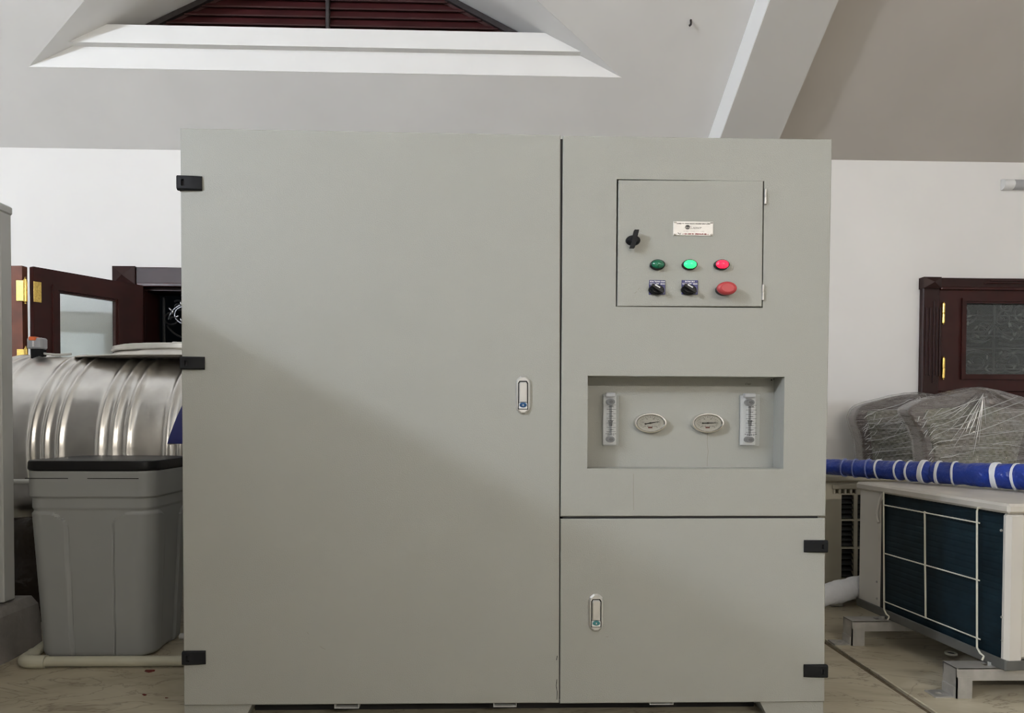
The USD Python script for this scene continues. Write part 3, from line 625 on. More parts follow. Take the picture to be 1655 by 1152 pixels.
# emergency stop
c = at(1171.3, 466.5, CY - .04); c0 = at(1168, 469, CY)
c = (c * .5 + c0 * .5)
es = part(cab, 'emergency_button', lathe_y(c0[0] + .002, c0[2], [(0, CY - .026), (.0115, CY - .026), (.0125, CY - .012), (.0155, CY - .008), (.0165, CY + .001), (0, CY + .001)], 1.5, 36), 'estop_yellow', 'black neck of the emergency stop')
ex, ez = c0[0] + .002, c0[2]
part(es, 'mushroom_cap', lathe_y(ex, ez, [(0, CY - .041), (.012, CY - .041), (.0125, CY - .0402), (.013, CY - .041), (.0165, CY - .0395), (.0190, CY - .035), (.0195, CY - .028), (.0175, CY - .024), (0, CY - .024)], 1.5, 48), 'estop_red', 'red mushroom push cap', smooth=40)
# name plate
r_ = rect(1088, 358, 1152.5, 381, CY); w_, h_, cx, cz = r_[1] - r_[0], r_[3] - r_[2], (r_[0] + r_[1]) / 2, (r_[2] + r_[3]) / 2
NP = CY - .0022
npl = part(cab, 'name_plate', box(r_[0], r_[1], NP, CY + .001, r_[2], r_[3], .0008), 'brushed_plate', 'engraved metal name plate', smooth=False)
part(npl, 'plate_text', text_front('CONG TY TNHH NUOC HOANG BAO LINH', cx - .0, r_[3] - h_ * .165, w_ * .84, h_ * .10, NP, bold=True), 'black_print', smooth=False)
part(npl, 'plate_text', text_front('LIGHT', cx + w_ * .07, cz + h_ * .03, w_ * .26, h_ * .13, NP, slant=.6), 'black_print', smooth=False)
lx, lz, ra, rb = cx - w_ * .145, cz + h_ * .085, w_ * .065, h_ * .15
disc = Polygon(ellipse(lx, lz, ra, rb, 40))
for s0, s1 in ((.15, 1.1), (-.2, .0), (-1.1, -.38)):
    pc_ = disc.intersection(Polygon([(lx - ra * 2, lz + rb * s0), (lx + ra * 2, lz + rb * s0), (lx + ra * 2, lz + rb * s1), (lx - ra * 2, lz + rb * s1)]))
    part(npl, 'emblem', prism_y(pc_, NP - .0004, NP + .0002), 'black_print', smooth=False)
part(npl, 'emblem', prism_y([(lx - ra * 1.5, lz - rb * .3), (lx - ra * 1.3, lz - rb * .3), (lx + ra * 1.7, lz + rb * .45), (lx + ra * 1.3, lz + rb * .45)], NP - .0003, NP + .0002), 'black_print', smooth=False)
rnd = random.Random(5)
for zz, xa, xb, hh, mm, dens in ((cz - h_ * .20, -.30, .27, .02, 'grey_print', .55), (cz - h_ * .39, -.27, .37, .055, 'red_print', .8)):
    x = xa; bits = []
    while x < xb:
        wd = rnd.uniform(.008, .018)
        if rnd.random() < dens: bits.append(box(cx + x * w_, cx + (x + wd) * w_, NP - .0004, NP + .0002, zz - hh * h_ * rnd.uniform(.4, 1), zz + hh * h_ * rnd.uniform(.4, 1)))
        x += wd + .004
    part(npl, 'fine_print', bits, mm, smooth=False)
part(npl, 'emblem', [prism_y([(cx - w_ * .40, cz - h_ * .31), (cx - w_ * .375, cz - h_ * .31), (cx - w_ * .33, cz - h_ * .42), (cx - w_ * .35, cz - h_ * .42)], NP - .0004, NP + .0002), prism_y([(cx - w_ * .335, cz - h_ * .43), (cx - w_ * .325, cz - h_ * .43), (cx - w_ * .31, cz - h_ * .33), (cx - w_ * .325, cz - h_ * .33)], NP - .0004, NP + .0002)], 'black_print', smooth=False)
for sx in (-1, 1):
    for sz in (-1, 1): part(npl, 'screw', lathe_y(cx + sx * w_ * .455, cz + sz * h_ * .42, [(0, NP - .0024), (.0020, NP - .002), (.0028, NP - .0006), (.0028, NP + .0005), (0, NP + .0005)], 1.5, 14), 'chrome')
# gauges
def tick(cx, cz, a, r0, r1, w, Y, sx=1.65):
    d_ = np.array([math.cos(a), math.sin(a)]); e = np.array([-d_[1], d_[0]]) * w
    return prism_y([(cx + sx * q[0], cz + q[1]) for q in (d_ * r0 - e, d_ * r1 - e, d_ * r1 + e, d_ * r0 + e)], Y - .0003, Y + .0002)
for gx, gy, ang, lab in ((1051.5, 683.5, 16, 'left'), (1144.5, 683.5, 2, 'right')):
    c = at(gx, gy, RD - .018); cx, cz = c[0], c[2]; GY = RD
    gg = part(cab, 'pressure_gauge', lathe_y(cx, cz, [(.0248, GY - .0125), (.0250, GY - .0185), (.0268, GY - .0215), (.0292, GY - .0205), (.0302, GY - .016), (.0300, GY - .010), (.0308, GY - .004), (.0308, GY + .001), (.0, GY + .001), (.0, GY - .0115), (.0248, GY - .0125)], 1.65, 56, closed=False), 'chrome', f'round steel pressure gauge, {lab} one of the recess', smooth=40)
    DY = GY - .0132
    part(gg, 'dial', prism_y(ellipse(cx, cz, .0249 * 1.65, .0249, 48), DY, DY + .001), 'dial_white', smooth=False)
    tk = [tick(cx, cz, math.radians(225 - 27 * k / 2), .0168 if k % 2 == 0 else .0182, .0202, .00035, DY) for k in range(21)]
    part(gg, 'scale', tk, 'black_print', smooth=False)
    arc = [(cx + 1.65 * .0165 * math.cos(t), DY - .0001, cz + .0165 * math.sin(t)) for t in np.linspace(math.radians(225), math.radians(-45), 40)]
    part(gg, 'scale_arc', tube(arc, .0003, 5), 'grey_print')
    for k in range(6):
        a = math.radians(225 - 54 * k)
        part(gg, 'numeral', text_front(str(k * 2), cx + 1.65 * .0138 * math.cos(a), cz + .0138 * math.sin(a), .005 if k < 5 else .008, .0036, DY), 'black_print', smooth=False)
    part(gg, 'dial_mark', box(cx - .0065, cx + .0065, DY - .0004, DY + .0002, cz - .0158, cz - .0115), 'red_print', 'small red print on the dial', smooth=False)
    part(gg, 'dial_mark', [box(cx - .010, cx - .005, DY - .0004, DY + .0002, cz - .0108, cz - .0096), box(cx + .005, cx + .010, DY - .0004, DY + .0002, cz - .0108, cz - .0096)], 'black_print', smooth=False)
    a = math.radians(ang); d_ = np.array([math.cos(a), math.sin(a)]); e = np.array([-d_[1], d_[0]])
    pts = [(-.011, -.0027), (-.0065, -.0013), (.0, -.0018), (.0185, -.0004), (.0185, .0004), (.0, .0018), (-.0065, .0013), (-.011, .0027)]
    part(gg, 'needle', [prism_y([(cx + 1.65 * (d_[0] * p_ + e[0] * q), cz + d_[1] * p_ + e[1] * q) for p_, q in pts], DY - .0028, DY - .002), prism_y(ellipse(cx, cz, .0038, .0025, 18), DY - .0032, DY)], 'black_print', smooth=False)
    part(gg, 'glass', prism_y(ellipse(cx, cz, .0253 * 1.65, .0253, 48), GY - .0182, GY - .0172), 'gauge_glass', smooth=False)
# flow meters
for (fx0, fy0, fx1, fy1, depth, floatz, unit, lab) in ((974.5, 636, 1000.5, 720.5, .034, 684, 'LPM', 'left'), (1199, 637, 1228.5, 721, .034, 682.5, 'LPM', 'right')):
    FYF = RD - depth
    r_ = rect(fx0 + 1, fy0, fx1 - .5, fy1, FYF); cx, cz, w_, h_ = (r_[0] + r_[1]) / 2, (r_[2] + r_[3]) / 2, r_[1] - r_[0], r_[3] - r_[2]
    fmt = part(cab, 'flow_meter', box(r_[0], r_[1], FYF, RD - .001, r_[2], r_[3], .0015), 'acrylic', f'clear acrylic flow meter, {lab} one of the recess', smooth=False)
    part(fmt, 'backing', box(r_[0] + .003, r_[1] - .003, RD - .006, RD - .0045, r_[2] + .003, r_[3] - .003), 'meter_back', smooth=False)
    part(fmt, 'top_plug', box(cx - w_ * .32, cx + w_ * .32, FYF + .008, RD - .008, r_[3] - h_ * .06, r_[3] + .003, .002), 'lamp_diffuser')
    for zz in (r_[3] - h_ * .155, r_[2] + h_ * .125):
        part(fmt, 'port', lathe_y(cx, zz, [(0, FYF + .004), (.0085, FYF + .004), (.0095, FYF + .006), (.0095, RD - .007), (0, RD - .007)], 1.35, 24), 'port_grey')
        part(fmt, 'port_seal', lathe_y(cx, zz, [(0, FYF + .001), (.0048, FYF + .001), (.0048, FYF + .0042), (0, FYF + .0042)], 1.4, 20), 'black_gloss')
    part(fmt, 'float_tube', tube([(cx, FYF + .012, r_[2] + h_ * .2), (cx, FYF + .012, r_[3] - h_ * .22)], .0038, 10), 'port_grey')
    fz = at(987, floatz, FYF)[2]
    part(fmt, 'float', lathe_z(cx, FYF + .010, [(0, fz - .009), (.0035, fz - .008), (.0045, fz + .004), (.006, fz + .008), (0, fz + .009)], 1.3, 14), 'black_plastic')
    bits = []
    for k in range(13):
        zz = r_[2] + h_ * (.27 + .043 * k)
        wd = .30 if k % 2 == 0 else .18
        bits.append(box(cx - w_ * wd, cx + w_ * wd, FYF - .0003, FYF + .0002, zz - .0004, zz + .0004))
    part(fmt, 'scale', bits, 'black_print', smooth=False)
    for k in range(5):
        part(fmt, 'numeral', text_front(str(2 + 2 * k), cx + w_ * .02, r_[2] + h_ * (.313 + .086 * k), w_ * .13, h_ * .022, FYF), 'black_print', smooth=False)
    part(fmt, 'scale_text', text_front(unit, cx, r_[3] - h_ * .235, w_ * .26, h_ * .022, FYF, bold=True), 'black_print', smooth=False)
    part(fmt, 'fine_print', [box(cx - w_ * .36 + w_ * .12 * q, cx - w_ * .28 + w_ * .12 * q, FYF - .0003, FYF + .0002, r_[2] + h_ * zq, r_[2] + h_ * (zq + .009)) for q in range(6) for zq in (.205, .228) if (q + int(zq * 1000)) % 5], 'black_print', smooth=False)
# hand-written mark, drips and chips in the recess
c = at(1209, 620.5, RD); part(cab, 'handwriting', text_front('Cap', c[0], c[2], .017, .0065, RD, slant=.4), 'black_print', 'small handwritten mark above the right flow meter', smooth=False)
def strip(pts, w, Y): 
    P = np.array([at(x, y, Y)[[0, 2]] for x, y in pts]); return LineString(P).buffer(w, cap_style=1)
part(cab, 'drip_stain', prism_y(strip(((1143.5, 700), (1143, 716), (1144.5, 730), (1143, 742), (1143, 753)), .0009, RD), RD - .0003, RD + .0002), 'stain', 'thin drip below the right gauge', smooth=False)
part(cab, 'drip_stain', prism_y(strip(((1024, 766), (1023.6, 790), (1024.2, 824)), .0009, YC), YC - .0003, YC + .0002), 'stain', smooth=False)
chips = []
for x, y, w in ((1252, 612, 5), (1258, 611, 4), (1247, 614, 3), (1251, 682, 1.5), (1250.5, 725, 1.5), (1250, 750, 2)):
    chips.append(prism_y(Point(*at(x, y, RD)[[0, 2]]).buffer(w * PXM * .45, 6), RD - .0005, RD + .0002))
for q in chips: part(cab, 'paint_chip', q, 'black_print', smooth=False)
for q in ([prism_y(strip(q, .0007, YC), YC - .0003, YC + .0002) for q in (((517, 1044), (521, 1047), (526, 1049)), ((496, 1021), (499, 1025)), ((979, 1029), (983, 1029)))]
     + [prism_y(strip(q, .0007, CY), CY - .0003, CY + .0002) for q in (((1026, 474), (1029, 471)), ((1031, 468), (1034, 465)))]): part(cab, 'scratch', q, 'stain', smooth=False)
for q in [prism_y(strip(q, .0009, YC), YC - .0004, YC + .0002) for q in (((900.5, 1060), (899.5, 1066)), ((900, 1098), (899, 1108), (900.5, 1118), (900, 1130)))]: part(cab, 'paint_chip', q, 'black_print', smooth=False)
# plinth feet and cross channels under the doors
z1 = BZ0 + .001
fa, fb = at(298, 1145, YC + .01)[0], at(411, 1141, YC + .01)[0]
part(cab, 'foot', hull([(x, y, z) for y in (YC + .012, 2.74) for x, z in ((fa, 0), (fb - .035, 0), (fb, z1), (fa, z1))]), 'cabinet_paint', smooth=False)
fa, fb = at(1224, 1141, YC + .01)[0], at(1331, 1145, YC + .01)[0]
part(cab, 'foot', hull([(x, y, z) for y in (YC + .012, 2.74) for x, z in ((fa, z1), (fa + .035, 0), (fb, 0), (fb, z1))]), 'cabinet_paint', smooth=False)
for a, b, ph in ((540.5, 580, 1145), (797.5, 835, 1142.5), (1050, 1088.5, 1139)):
    xa, xb = at(a, ph, YC + .004)[0], at(b, ph, YC + .004)[0]; zb = at(a, ph, YC + .004)[2]; zt = BZ0 + .001
    t = .0022
    p = Polygon([(xa, zb), (xb, zb), (xb, zt), (xa, zt)]).difference(Polygon([(xa + t, zb + t), (xb - t, zb + t), (xb - t, zt + 1), (xa + t, zt + 1)]))
    part(cab, 'base_channel', prism_y(p, YC + .004, 2.7), 'rack_grey', smooth=False)
part(cab, 'dark_panel', box(at(405, 1145, 2.16)[0], at(1226, 1145, 2.16)[0], 2.2, 2.22, 0.0, BZ0 + .001), 'dark_gap', smooth=False)  # near-black sheet closing the gap between the two feet

# ================================================================== LEFT SIDE
# concrete curb and grey steel rack standing on it
CXR, CZ = -1.795, .2
pr = [(-2.75, 0), (CXR + .012, 0), (CXR - .004, CZ - .03), (CXR - .03, CZ), (-2.75, CZ)]
m = hull([(x, y, z) for x, z in pr for y in (-0.5, 2.87)])
m = m.subdivide_to_size(.05); nz = meshkit.fbm(m.vertices * 9, 3, 2) - .5
m.vertices = m.vertices + np.c_[nz * .012, np.zeros(len(nz)), np.where(m.vertices[:, 2] > .01, nz * .008 - .006, 0)]
single('plinth', m, 'concrete', 'rough dark concrete plinth under the grey steel rack', 'plinth', smooth=40)
RX, RY0, RY1, RZ0, RZ1 = -1.843, -0.25, 2.80, .2, 1.706
rk = thing('equipment_rack', 'tall light grey steel rack at the left edge, standing on the concrete plinth', 'rack', base=(-2.2, 1.27, RZ0))
for y0, y1 in ((RY1 - .10, RY1), (RY0, RY0 + .10)):
    part(rk, 'post', [box(RX - .045, RX, y0 + .035, y1, RZ0 - .002, RZ1 - .03, .004), box(RX - .06, RX - .012, y0, y0 + .035, RZ0 - .002, RZ1 - .03, .003)], 'rack_grey')
    part(rk, 'post', box(RX - .75, RX - .70, y0, y1, RZ0 - .002, RZ1 - .03, .004), 'rack_grey')
part(rk, 'top_cap', box(RX - .76, RX + .004, RY0 - .01, RY1 + .004, RZ1 - .032, RZ1, .005), 'rack_grey')
part(rk, 'side_panel', box(RX - .03, RX - .018, RY0 + .10, RY1 - .098, RZ0 + .02, RZ1 - .032), 'rack_panel', smooth=False)
part(rk, 'back_panel', box(RX - .70, RX - .045, RY1 - .02, RY1 - .008, RZ0 + .02, RZ1 - .032), 'rack_panel', smooth=False)
part(rk, 'end_panel', box(RX - .70, RX - .045, RY0 + .008, RY0 + .02, RZ0 + .02, RZ1 - .032), 'rack_panel', smooth=False)
part(rk, 'base_rail', box(RX - .05, RX - .02, RY0 + .1, RY1 - .1, RZ0, RZ0 + .05), 'rack_grey', smooth=False)
for py in (658, 697):
    c = at(5, py, 2.735); part(rk, 'slot', box(RX - .013, RX - .0105, 2.712, 2.722, c[2] - .018, c[2] + .018), 'dark_gap', smooth=False)
c = at(4, 706, 2.72); part(rk, 'panel_bolt', box(RX - .02, RX - .004, 2.69, 2.70, c[2] - .006, c[2] + .006, .002), 'zinc')

# stainless tank
TY, TZ, TR = 3.55, .742, .46
tk = thing('water_tank', 'ribbed stainless steel water tank lying on its side behind the grey bin', 'water tank', base=(-1.5, TY, 0))
ribs = []
for g in (-2.255, -1.965, -1.68, -1.395, -1.11, -.825, -.54): ribs += [g, g + .058, g + .118]
xs_ = np.linspace(-2.62, -.30, 460)
def trad(x):
    b = sum(math.exp(-((x - q) / .0135) ** 2) for q in ribs); return TR - .006 + .011 * b
prof = [(0.0, -2.80), (.12, -2.795), (.25, -2.77), (.36, -2.725), (.43, -2.67)] + [(trad(x), x) for x in xs_] + [(.43, -.25), (.36, -.195), (.25, -.15), (.12, -.125), (0, -.12)]
m = lathe_x(TY, TZ, prof, 120)
v = m.vertices; rr = np.hypot(v[:, 1] - TY, v[:, 2] - TZ); dn = (meshkit.fbm(np.c_[v[:, 0] * 5, np.arctan2(v[:, 2] - TZ, v[:, 1] - TY) * 2.2, v[:, 0] * 0], 3, 4) - .5) * .010
m.vertices = v + np.c_[np.zeros(len(v)), (v[:, 1] - TY) / np.maximum(rr, 1e-6) * dn, (v[:, 2] - TZ) / np.maximum(rr, 1e-6) * dn]
part(tk, 'shell', m, 'stainless', smooth=True)
MX = at(318, 575, TY)[0]
def edgex(px): return MX - at(px, 575, TY - .2)[0]
rz = TZ + TR
part(tk, 'saddle_plate', lathe_z(MX, TY - .02, [(0, rz - .020), (.27, rz - .018), (.272, rz - .015), (.27, rz - .012), (0, rz - .006)], 2.1, 64), 'stainless_matt')
part(tk, 'manhole_collar', lathe_z(MX, TY - .02, [(0, rz - .02), (.25, rz - .02), (.235, rz + .0), (.215, rz + .018), (0, rz + .018)], 1.65, 64), 'stainless_matt', smooth=40)
part(tk, 'manhole_lid', lathe_z(MX, TY - .02, [(0, rz + .016), (.218, rz + .016), (.222, rz + .022), (.218, rz + .04), (.20, rz + .047), (.1, rz + .053), (0, rz + .055)], 1.75, 64), 'stainless_matt', smooth=40)
c = at(283, 553, TY); part(tk, 'lid_knob', [box(c[0] - .016, c[0] + .016, TY - .01, TY + .02, rz + .048, rz + .074, .006), tube([(c[0] + .014, TY, rz + .062), (c[0] + .05, TY, rz + .062)], .012, 10)], 'pvc_white')
def on_tank(x, ang, off): return np.array([x, TY - (TR + off) * math.cos(ang), TZ + (TR + off) * math.sin(ang)])
dec = []
g_ = []
for i in range(14):
    t = i / 13
    for j in range(10):
        s = j / 9
        x0d = -1.345 - (-.045) * 0 + .055 * (1 - t) * 0
        ang = math.radians(6 + 36 * t)
        xl = -1.385 + .075 * t
        g_.append(on_tank(xl + s * .5, ang, .012))
dec = grid(lambda: g_, 14, 10); back = dec.copy(); back.vertices = back.vertices + np.array([0, .002, -.001])
part(tk, 'decal', dec, 'decal_blue', 'dark blue sticker on the shell', smooth=True, do_fix=False)
bx = rect(47, 546, 75, 564, TY - .1)
fb_ = part(tk, 'level_switch', box(bx[0], bx[1] - .01, TY - .12, TY - .07, bx[2], bx[3], .006), 'float_grey', 'grey plastic box on top of the tank')
part(fb_, 'orange_tab', box((bx[0] + bx[1]) / 2 - .028, (bx[0] + bx[1]) / 2 + .004, TY - .126, TY - .085, bx[3] - .014, bx[3] + .004, .003), 'orange')
part(fb_, 'indicator_arrow', box((bx[0] + bx[1]) / 2 - .012, (bx[0] + bx[1]) / 2 - .004, TY - .123, TY - .118, bx[2] + .01, bx[3] - .016), 'white_print', smooth=False)
part(fb_, 'switch_foot', box(bx[0] + .012, bx[1] - .012, TY - .115, TY - .075, TZ + TR - .03, bx[2] + .002, .006), 'black_plastic')
wire = smooth_path([(bx[1] - .02, TY - .1, bx[2] - .02), (bx[1] + .03, TY - .09, bx[2] - .025), (bx[1] + .1, TY - .07, TZ + TR + .004)], 14)
part(fb_, 'cable', tube(wire, .006, 8), 'pvc_white')
for x in (-2.35, -.75):
    sd = diff(box(x - .03, x + .03, TY - .36, TY + .36, 0, TZ - .1), lathe_x(TY, TZ, [(0, x - .1), (TR + .002, x - .1), (TR + .002, x + .1), (0, x + .1)], 64), box(x - .1, x + .1, TY - .27, TY + .27, -.1, .22))
    part(tk, 'saddle', sd, 'steel_dark', smooth=False)

# brine bin
BXc, BYc = -1.482, 2.835
bw, bd, bh = .475, .36, .71
bn = thing('brine_bin', 'grey plastic brine bin with black lid between rack and cabinet', 'bin', base=(BXc, BYc, 0))
bot_w = .400
per = rrect(1.0, 1.0, .12, 9)
NP_ = 320
def ring(w, d, r, z, off=0.0):
    q = rrect(w, d, r, 14); L_ = LineString(np.vstack([q, q[:1]])); pts = np.array([L_.interpolate(s, normalized=True).coords[0] for s in np.linspace(0, 1, NP_, endpoint=False)])
    return pts, np.c_[pts[:, 0] + BXc, pts[:, 1] + BYc, np.full(NP_, z)]
def sstep(x): x = np.clip(x, 0, 1); return x * x * (3 - 2 * x)
rings = []
zs = np.r_[np.linspace(0, .02, 4), np.linspace(.025, .555, 110), np.linspace(.557, .575, 8), np.linspace(.58, .60, 4), np.linspace(.603, .612, 6), np.linspace(.62, bh - .01, 12), [bh - .004, bh]]
for z_ in zs:
    t = z_ / bh
    w = bot_w + (.452 - bot_w) * min(1, z_ / .57); d = .29 + (.345 - .29) * min(1, z_ / .57)
    w += .006 * sstep((z_ - .557) / .012) + .014 * sstep((z_ - .602) / .010); d += .006 * sstep((z_ - .557) / .012) + .014 * sstep((z_ - .602) / .010)
    if z_ < .02: w -= .03 * (1 - z_ / .02) ** 2; d -= .03 * (1 - z_ / .02) ** 2
    if z_ > bh - .006: w -= .004; d -= .004
    pts, R_ = ring(w, d, .055, z_)
    if .0 < z_ < .56:
        # raised corner panels: distance along the sides to the panel outline
        ax = np.abs(pts[:, 0]) / (w / 2); ay = np.abs(pts[:, 1]) / (d / 2)
        on_x = ay > .985                       # front / back faces
        lim = .38
        top = .552
        edge = np.where(ay >= ax, ax, ay)
        # arch: outline drops near the panel's inner edge
        u_ = (edge - lim) / .10
        arch = top - .05 * (1 - np.sqrt(np.clip(1 - (1 - np.clip((edge - lim) / .34, 0, 1)) ** 2, 0, 1)))
        m_ = sstep(u_ / .12) * sstep((arch - z_) / .004)
        nn = pts / np.linalg.norm(pts, axis=1, keepdims=True)
        nn = np.where((ay >= ax)[:, None], np.c_[np.zeros(NP_), np.sign(pts[:, 1])], np.c_[np.sign(pts[:, 0]), np.zeros(NP_)]) * .6 + nn * .4
        R_[:, :2] += nn * (m_ * .008 - .006 * np.exp(-((u_ - .0) / .09) ** 2) * sstep((arch - z_) / .004))[:, None]
    rings.append(R_)
part(bn, 'body', cap_rings(rings), 'bin_grey', smooth=28)
part(bn, 'rim_seam', [box(BXc - .225, BXc - .07, BYc - .1835, BYc - .178, .676, .679), box(BXc - .0, BXc + .185, BYc - .1835, BYc - .178, .676, .679)], 'dark_gap', 'thin slot under the lid', smooth=False)
lr = []
for z_, o in ((bh - .006, -.004), (bh - .002, .004), (bh + .004, .008), (bh + .026, .006), (bh + .032, 0), (bh + .034, -.03), (bh + .037, -.10)):
    lr.append(ring(.474 + o, .367 + o, .06, z_)[1])
part(bn, 'lid', cap_rings(lr), 'lid_black', 'flat black lid', smooth=35)

# floor pipe with elbow
pz, pr_ = .022, .0185
py_ = atz(200, 1078, 0)[1] + .0
xe = at(36, 1070, py_)[0]
fp = thing('drain_pipe', 'cream plastic pipe with elbow lying on the floor before the grey bin', 'pipe', base=(-1.4, py_, 0))
part(fp, 'pipe', tube([(xe + .05, py_, pz), (-.915, py_, pz)], pr_, 20), 'pvc_cream')
part(fp, 'pipe', tube([(xe - .008, py_ + .05, pz), (xe - .055, py_ + .27, pz)], pr_, 20), 'pvc_cream')
el = smooth_path([(xe + .085, py_, pz), (xe + .03, py_, pz), (xe + .004, py_ + .012, pz), (xe - .006, py_ + .04, pz), (xe - .015, py_ + .085, pz)], 24)
part(fp, 'elbow', tube(el, .0235, 20), 'pvc_cream')
single('plastic_scrap', [xform(hull([(0, 0, 0), (.035, .005, .0), (.035, .045, .004), (.008, .06, .0), (.02, .03, .016), (.004, .02, .010)]), frame4((atz(52, 1050, 0)[0] + .015, atz(52, 1050, 0)[1], .0), (1, 0, 0), (0, 1, 0)))], 'leaf_yellow', 'crumpled yellow-green wrapper beside the pipe elbow', 'wrapper', smooth=False)
rnd = random.Random(2)
for px, py, s, lab in ((241, 1086, .011, 'dark red crumb of debris on the floor below the pipe'), (233, 1124, .007, 'thin red splinter on the floor, nearest of the crumbs'), (270, 1128, .004, 'tiny red speck on the floor beside the cabinet foot')):
    c = atz(px, py, 0); e = hull(np.array([(rnd.uniform(-1.6, 1.6), rnd.uniform(-.8, .8), rnd.uniform(0, .9)) for _ in range(14)]) * s); e.vertices += c - (0, 0, e.bounds[0][2]); single('debris', e, 'debris_red', lab, 'debris', smooth=False)
# things in the dark behind the bin
c = at(40, 778, 3.047)
wp = thing('water_pipe', 'thin white plastic pipe running behind the bin', 'pipe', base=(-1.9, 3.047, 0))
part(wp, 'pipe', tube([(-2.30, 3.047, c[2]), (-1.60, 3.047, c[2])], .011, 14), 'pvc_white'); part(wp, 'riser', tube([(-1.60, 3.047, 0.0), (-1.60, 3.047, c[2] + .012)], .011, 14), 'pvc_white')
part(wp, 'riser', tube([(-2.30, 3.047, 0.0), (-2.30, 3.047, c[2] + .012)], .011, 14), 'pvc_white')
c = at(287, 1028, 2.86)
part(thing('drain_hose', 'short white pipe stub at the foot of the cabinet, right of the grey bin', 'pipe', base=(-1.1, 2.86, c[2] - .012)), 'pipe', tube([(-1.24, 2.86, c[2]), (-1.0, 2.86, c[2])], .012, 14), 'pvc_white')
c = at(46, 885, 3.08); e = trimesh.creation.icosphere(4, 1.0); e.apply_scale((.26, .065, .22)); e.vertices += (meshkit.fbm(e.vertices * 4 + 7, 4, 3) - .5)[:, None] * e.vertices * .5
e.vertices += np.array([c[0] - .03, 3.125, .0]) - (0, 0, e.bounds[0][2])
single('rubbish_bag', e, 'bag_dark', 'dark brown glossy plastic bag behind the bin', 'bag', smooth=True)
e = box(-.10, .10, -.07, .07, 0, .012); e.apply_transform(trimesh.transformations.rotation_matrix(.3, (0, 0, 1))); p_ = atz(45, 938, 0); e.vertices += (p_[0] - .03, p_[1], 0)
single('paper_sheet', e, 'paper', 'pale sheet lying on the floor under the tank', 'paper', smooth=False)

# ================================================================== RIGHT SIDE
# condenser seen from its coil side
AF, AN = np.array([1.595, 3.03]), np.array([1.657, 2.225])
u = AN - AF; AL = np.linalg.norm(u); u /= AL; vv = np.array([-u[1], u[0]])
if vv[0] > 0: vv = -vv
TA = frame4((*AF, 0), (*u, 0), (vv[0], vv[1], 0))          # local x: far to near, local y: out of the coil face
na = np.array([vv[0], vv[1], 0])
def al(px, py, off=0.0):
    q = at_plane(px, py, np.array([*AF, 0]) + na * off, na) - np.array([*AF, 0]); return float(q[:2] @ u), float(q[2])
AZ0, AZ1, AD = .100, .637, .50
ac = thing('outdoor_unit', 'beige condenser unit with dark blue coil and wire guard, on metal brackets', 'air conditioner', base=(1.88, 2.62, 0))
A = lambda m_: xform(m_, TA)
uc0, uc1 = al(1421, 890)[0], al(1617, 950)[0]
ZB = AZ0 + .03
part(ac, 'casing', [A(box(-.0, AL, -AD, -.02, ZB, AZ1 - .03, .012))], 'ac_beige')
part(ac, 'back_panel', A(box(0, uc0, -.03, 0.0, ZB - .006, AZ1 - .028, .006)), 'ac_beige')
part(ac, 'corner_panel', A(box(uc1, AL + .004, -.06, 0.004, ZB - .012, AZ1 - .028, .012)), 'ac_beige')
# top cover with a lip
part(ac, 'top_cover', A(box(-.012, AL + .012, -AD - .012, .012, AZ1 - .032, AZ1, .008)), 'ac_top', 'dusty top cover', smooth=30)
part(ac, 'base_pan', A(trimesh.util.concatenate([box(-.004, AL + .004, -AD - .004, .006, AZ0, AZ0 + .006), box(-.004, AL + .004, .000, .008, AZ0, ZB + .004, .002), box(AL - .002, AL + .006, -AD, .006, AZ0, ZB + .002, .002)])), 'base_pan', smooth=False)
cz0, cz1 = ZB - .004, AZ1 - .03
rows = 22; nu, v_ = 2, []
zz_ = np.linspace(cz0, cz1, rows * 4 + 1)
prof = [-.016 - .0008 * (1 if i % 4 == 0 else 0) for i in range(len(zz_))]
loop = [(a, b) for a, b in zip(prof, zz_)] + [(-.05, cz1), (-.05, cz0)]
mm_ = trimesh.creation.extrude_polygon(Polygon(loop), uc1 - uc0, engine='earcut'); q = mm_.vertices.copy(); mm_.vertices = np.c_[uc0 + q[:, 2], q[:, 0], q[:, 1]]
part(ac, 'coil', A(fix(mm_)), 'coil_blue', smooth=False)
part(ac, 'coil_channel', A(trimesh.util.concatenate([box(uc0 - .0, uc0 + .012, -.03, -.008, cz0, cz1), box(uc0, uc1, -.03, -.006, cz1 - .006, cz1 + .002)])), 'dark_gap', smooth=False)
WO = .014
def wire(p0, p1, hook0=None, r=.0032):
    a, b = al(*p0, WO), al(*p1, WO); P = [(a[0], WO, a[1]), (b[0], WO, b[1])]
    return P
for p0, p1, h0, h1 in (((1428, 795), (1429, 985), 0, 1), ((1494.5, 826), (1496, 999), 0, 0), ((1579, 826), (1579, 1046), 1, 1)):
    P = wire(p0, p1)
    if h0: P = [(P[0][0] + .028, WO - .012, P[0][2] + .018), (P[0][0] + .004, WO, P[0][2] + .012)] + P
    if h1: P = P + [(P[-1][0] + .012, WO - .002, P[-1][2] - .016), (P[-1][0] + .024, WO - .006, P[-1][2] - .022), (P[-1][0] + .022, WO - .001, P[-1][2] - .036)]
    part(ac, 'guard_wire', A(tube(P, .0034, 8)), 'guard_wire')
for p0, p1 in (((1429, 816), (1583, 845)), ((1429, 894), (1583, 938)), ((1430, 972), (1584, 1033))):
    part(ac, 'guard_wire', A(tube(wire(p0, p1), .0027, 8)), 'guard_wire')
a = al(1424, 800)
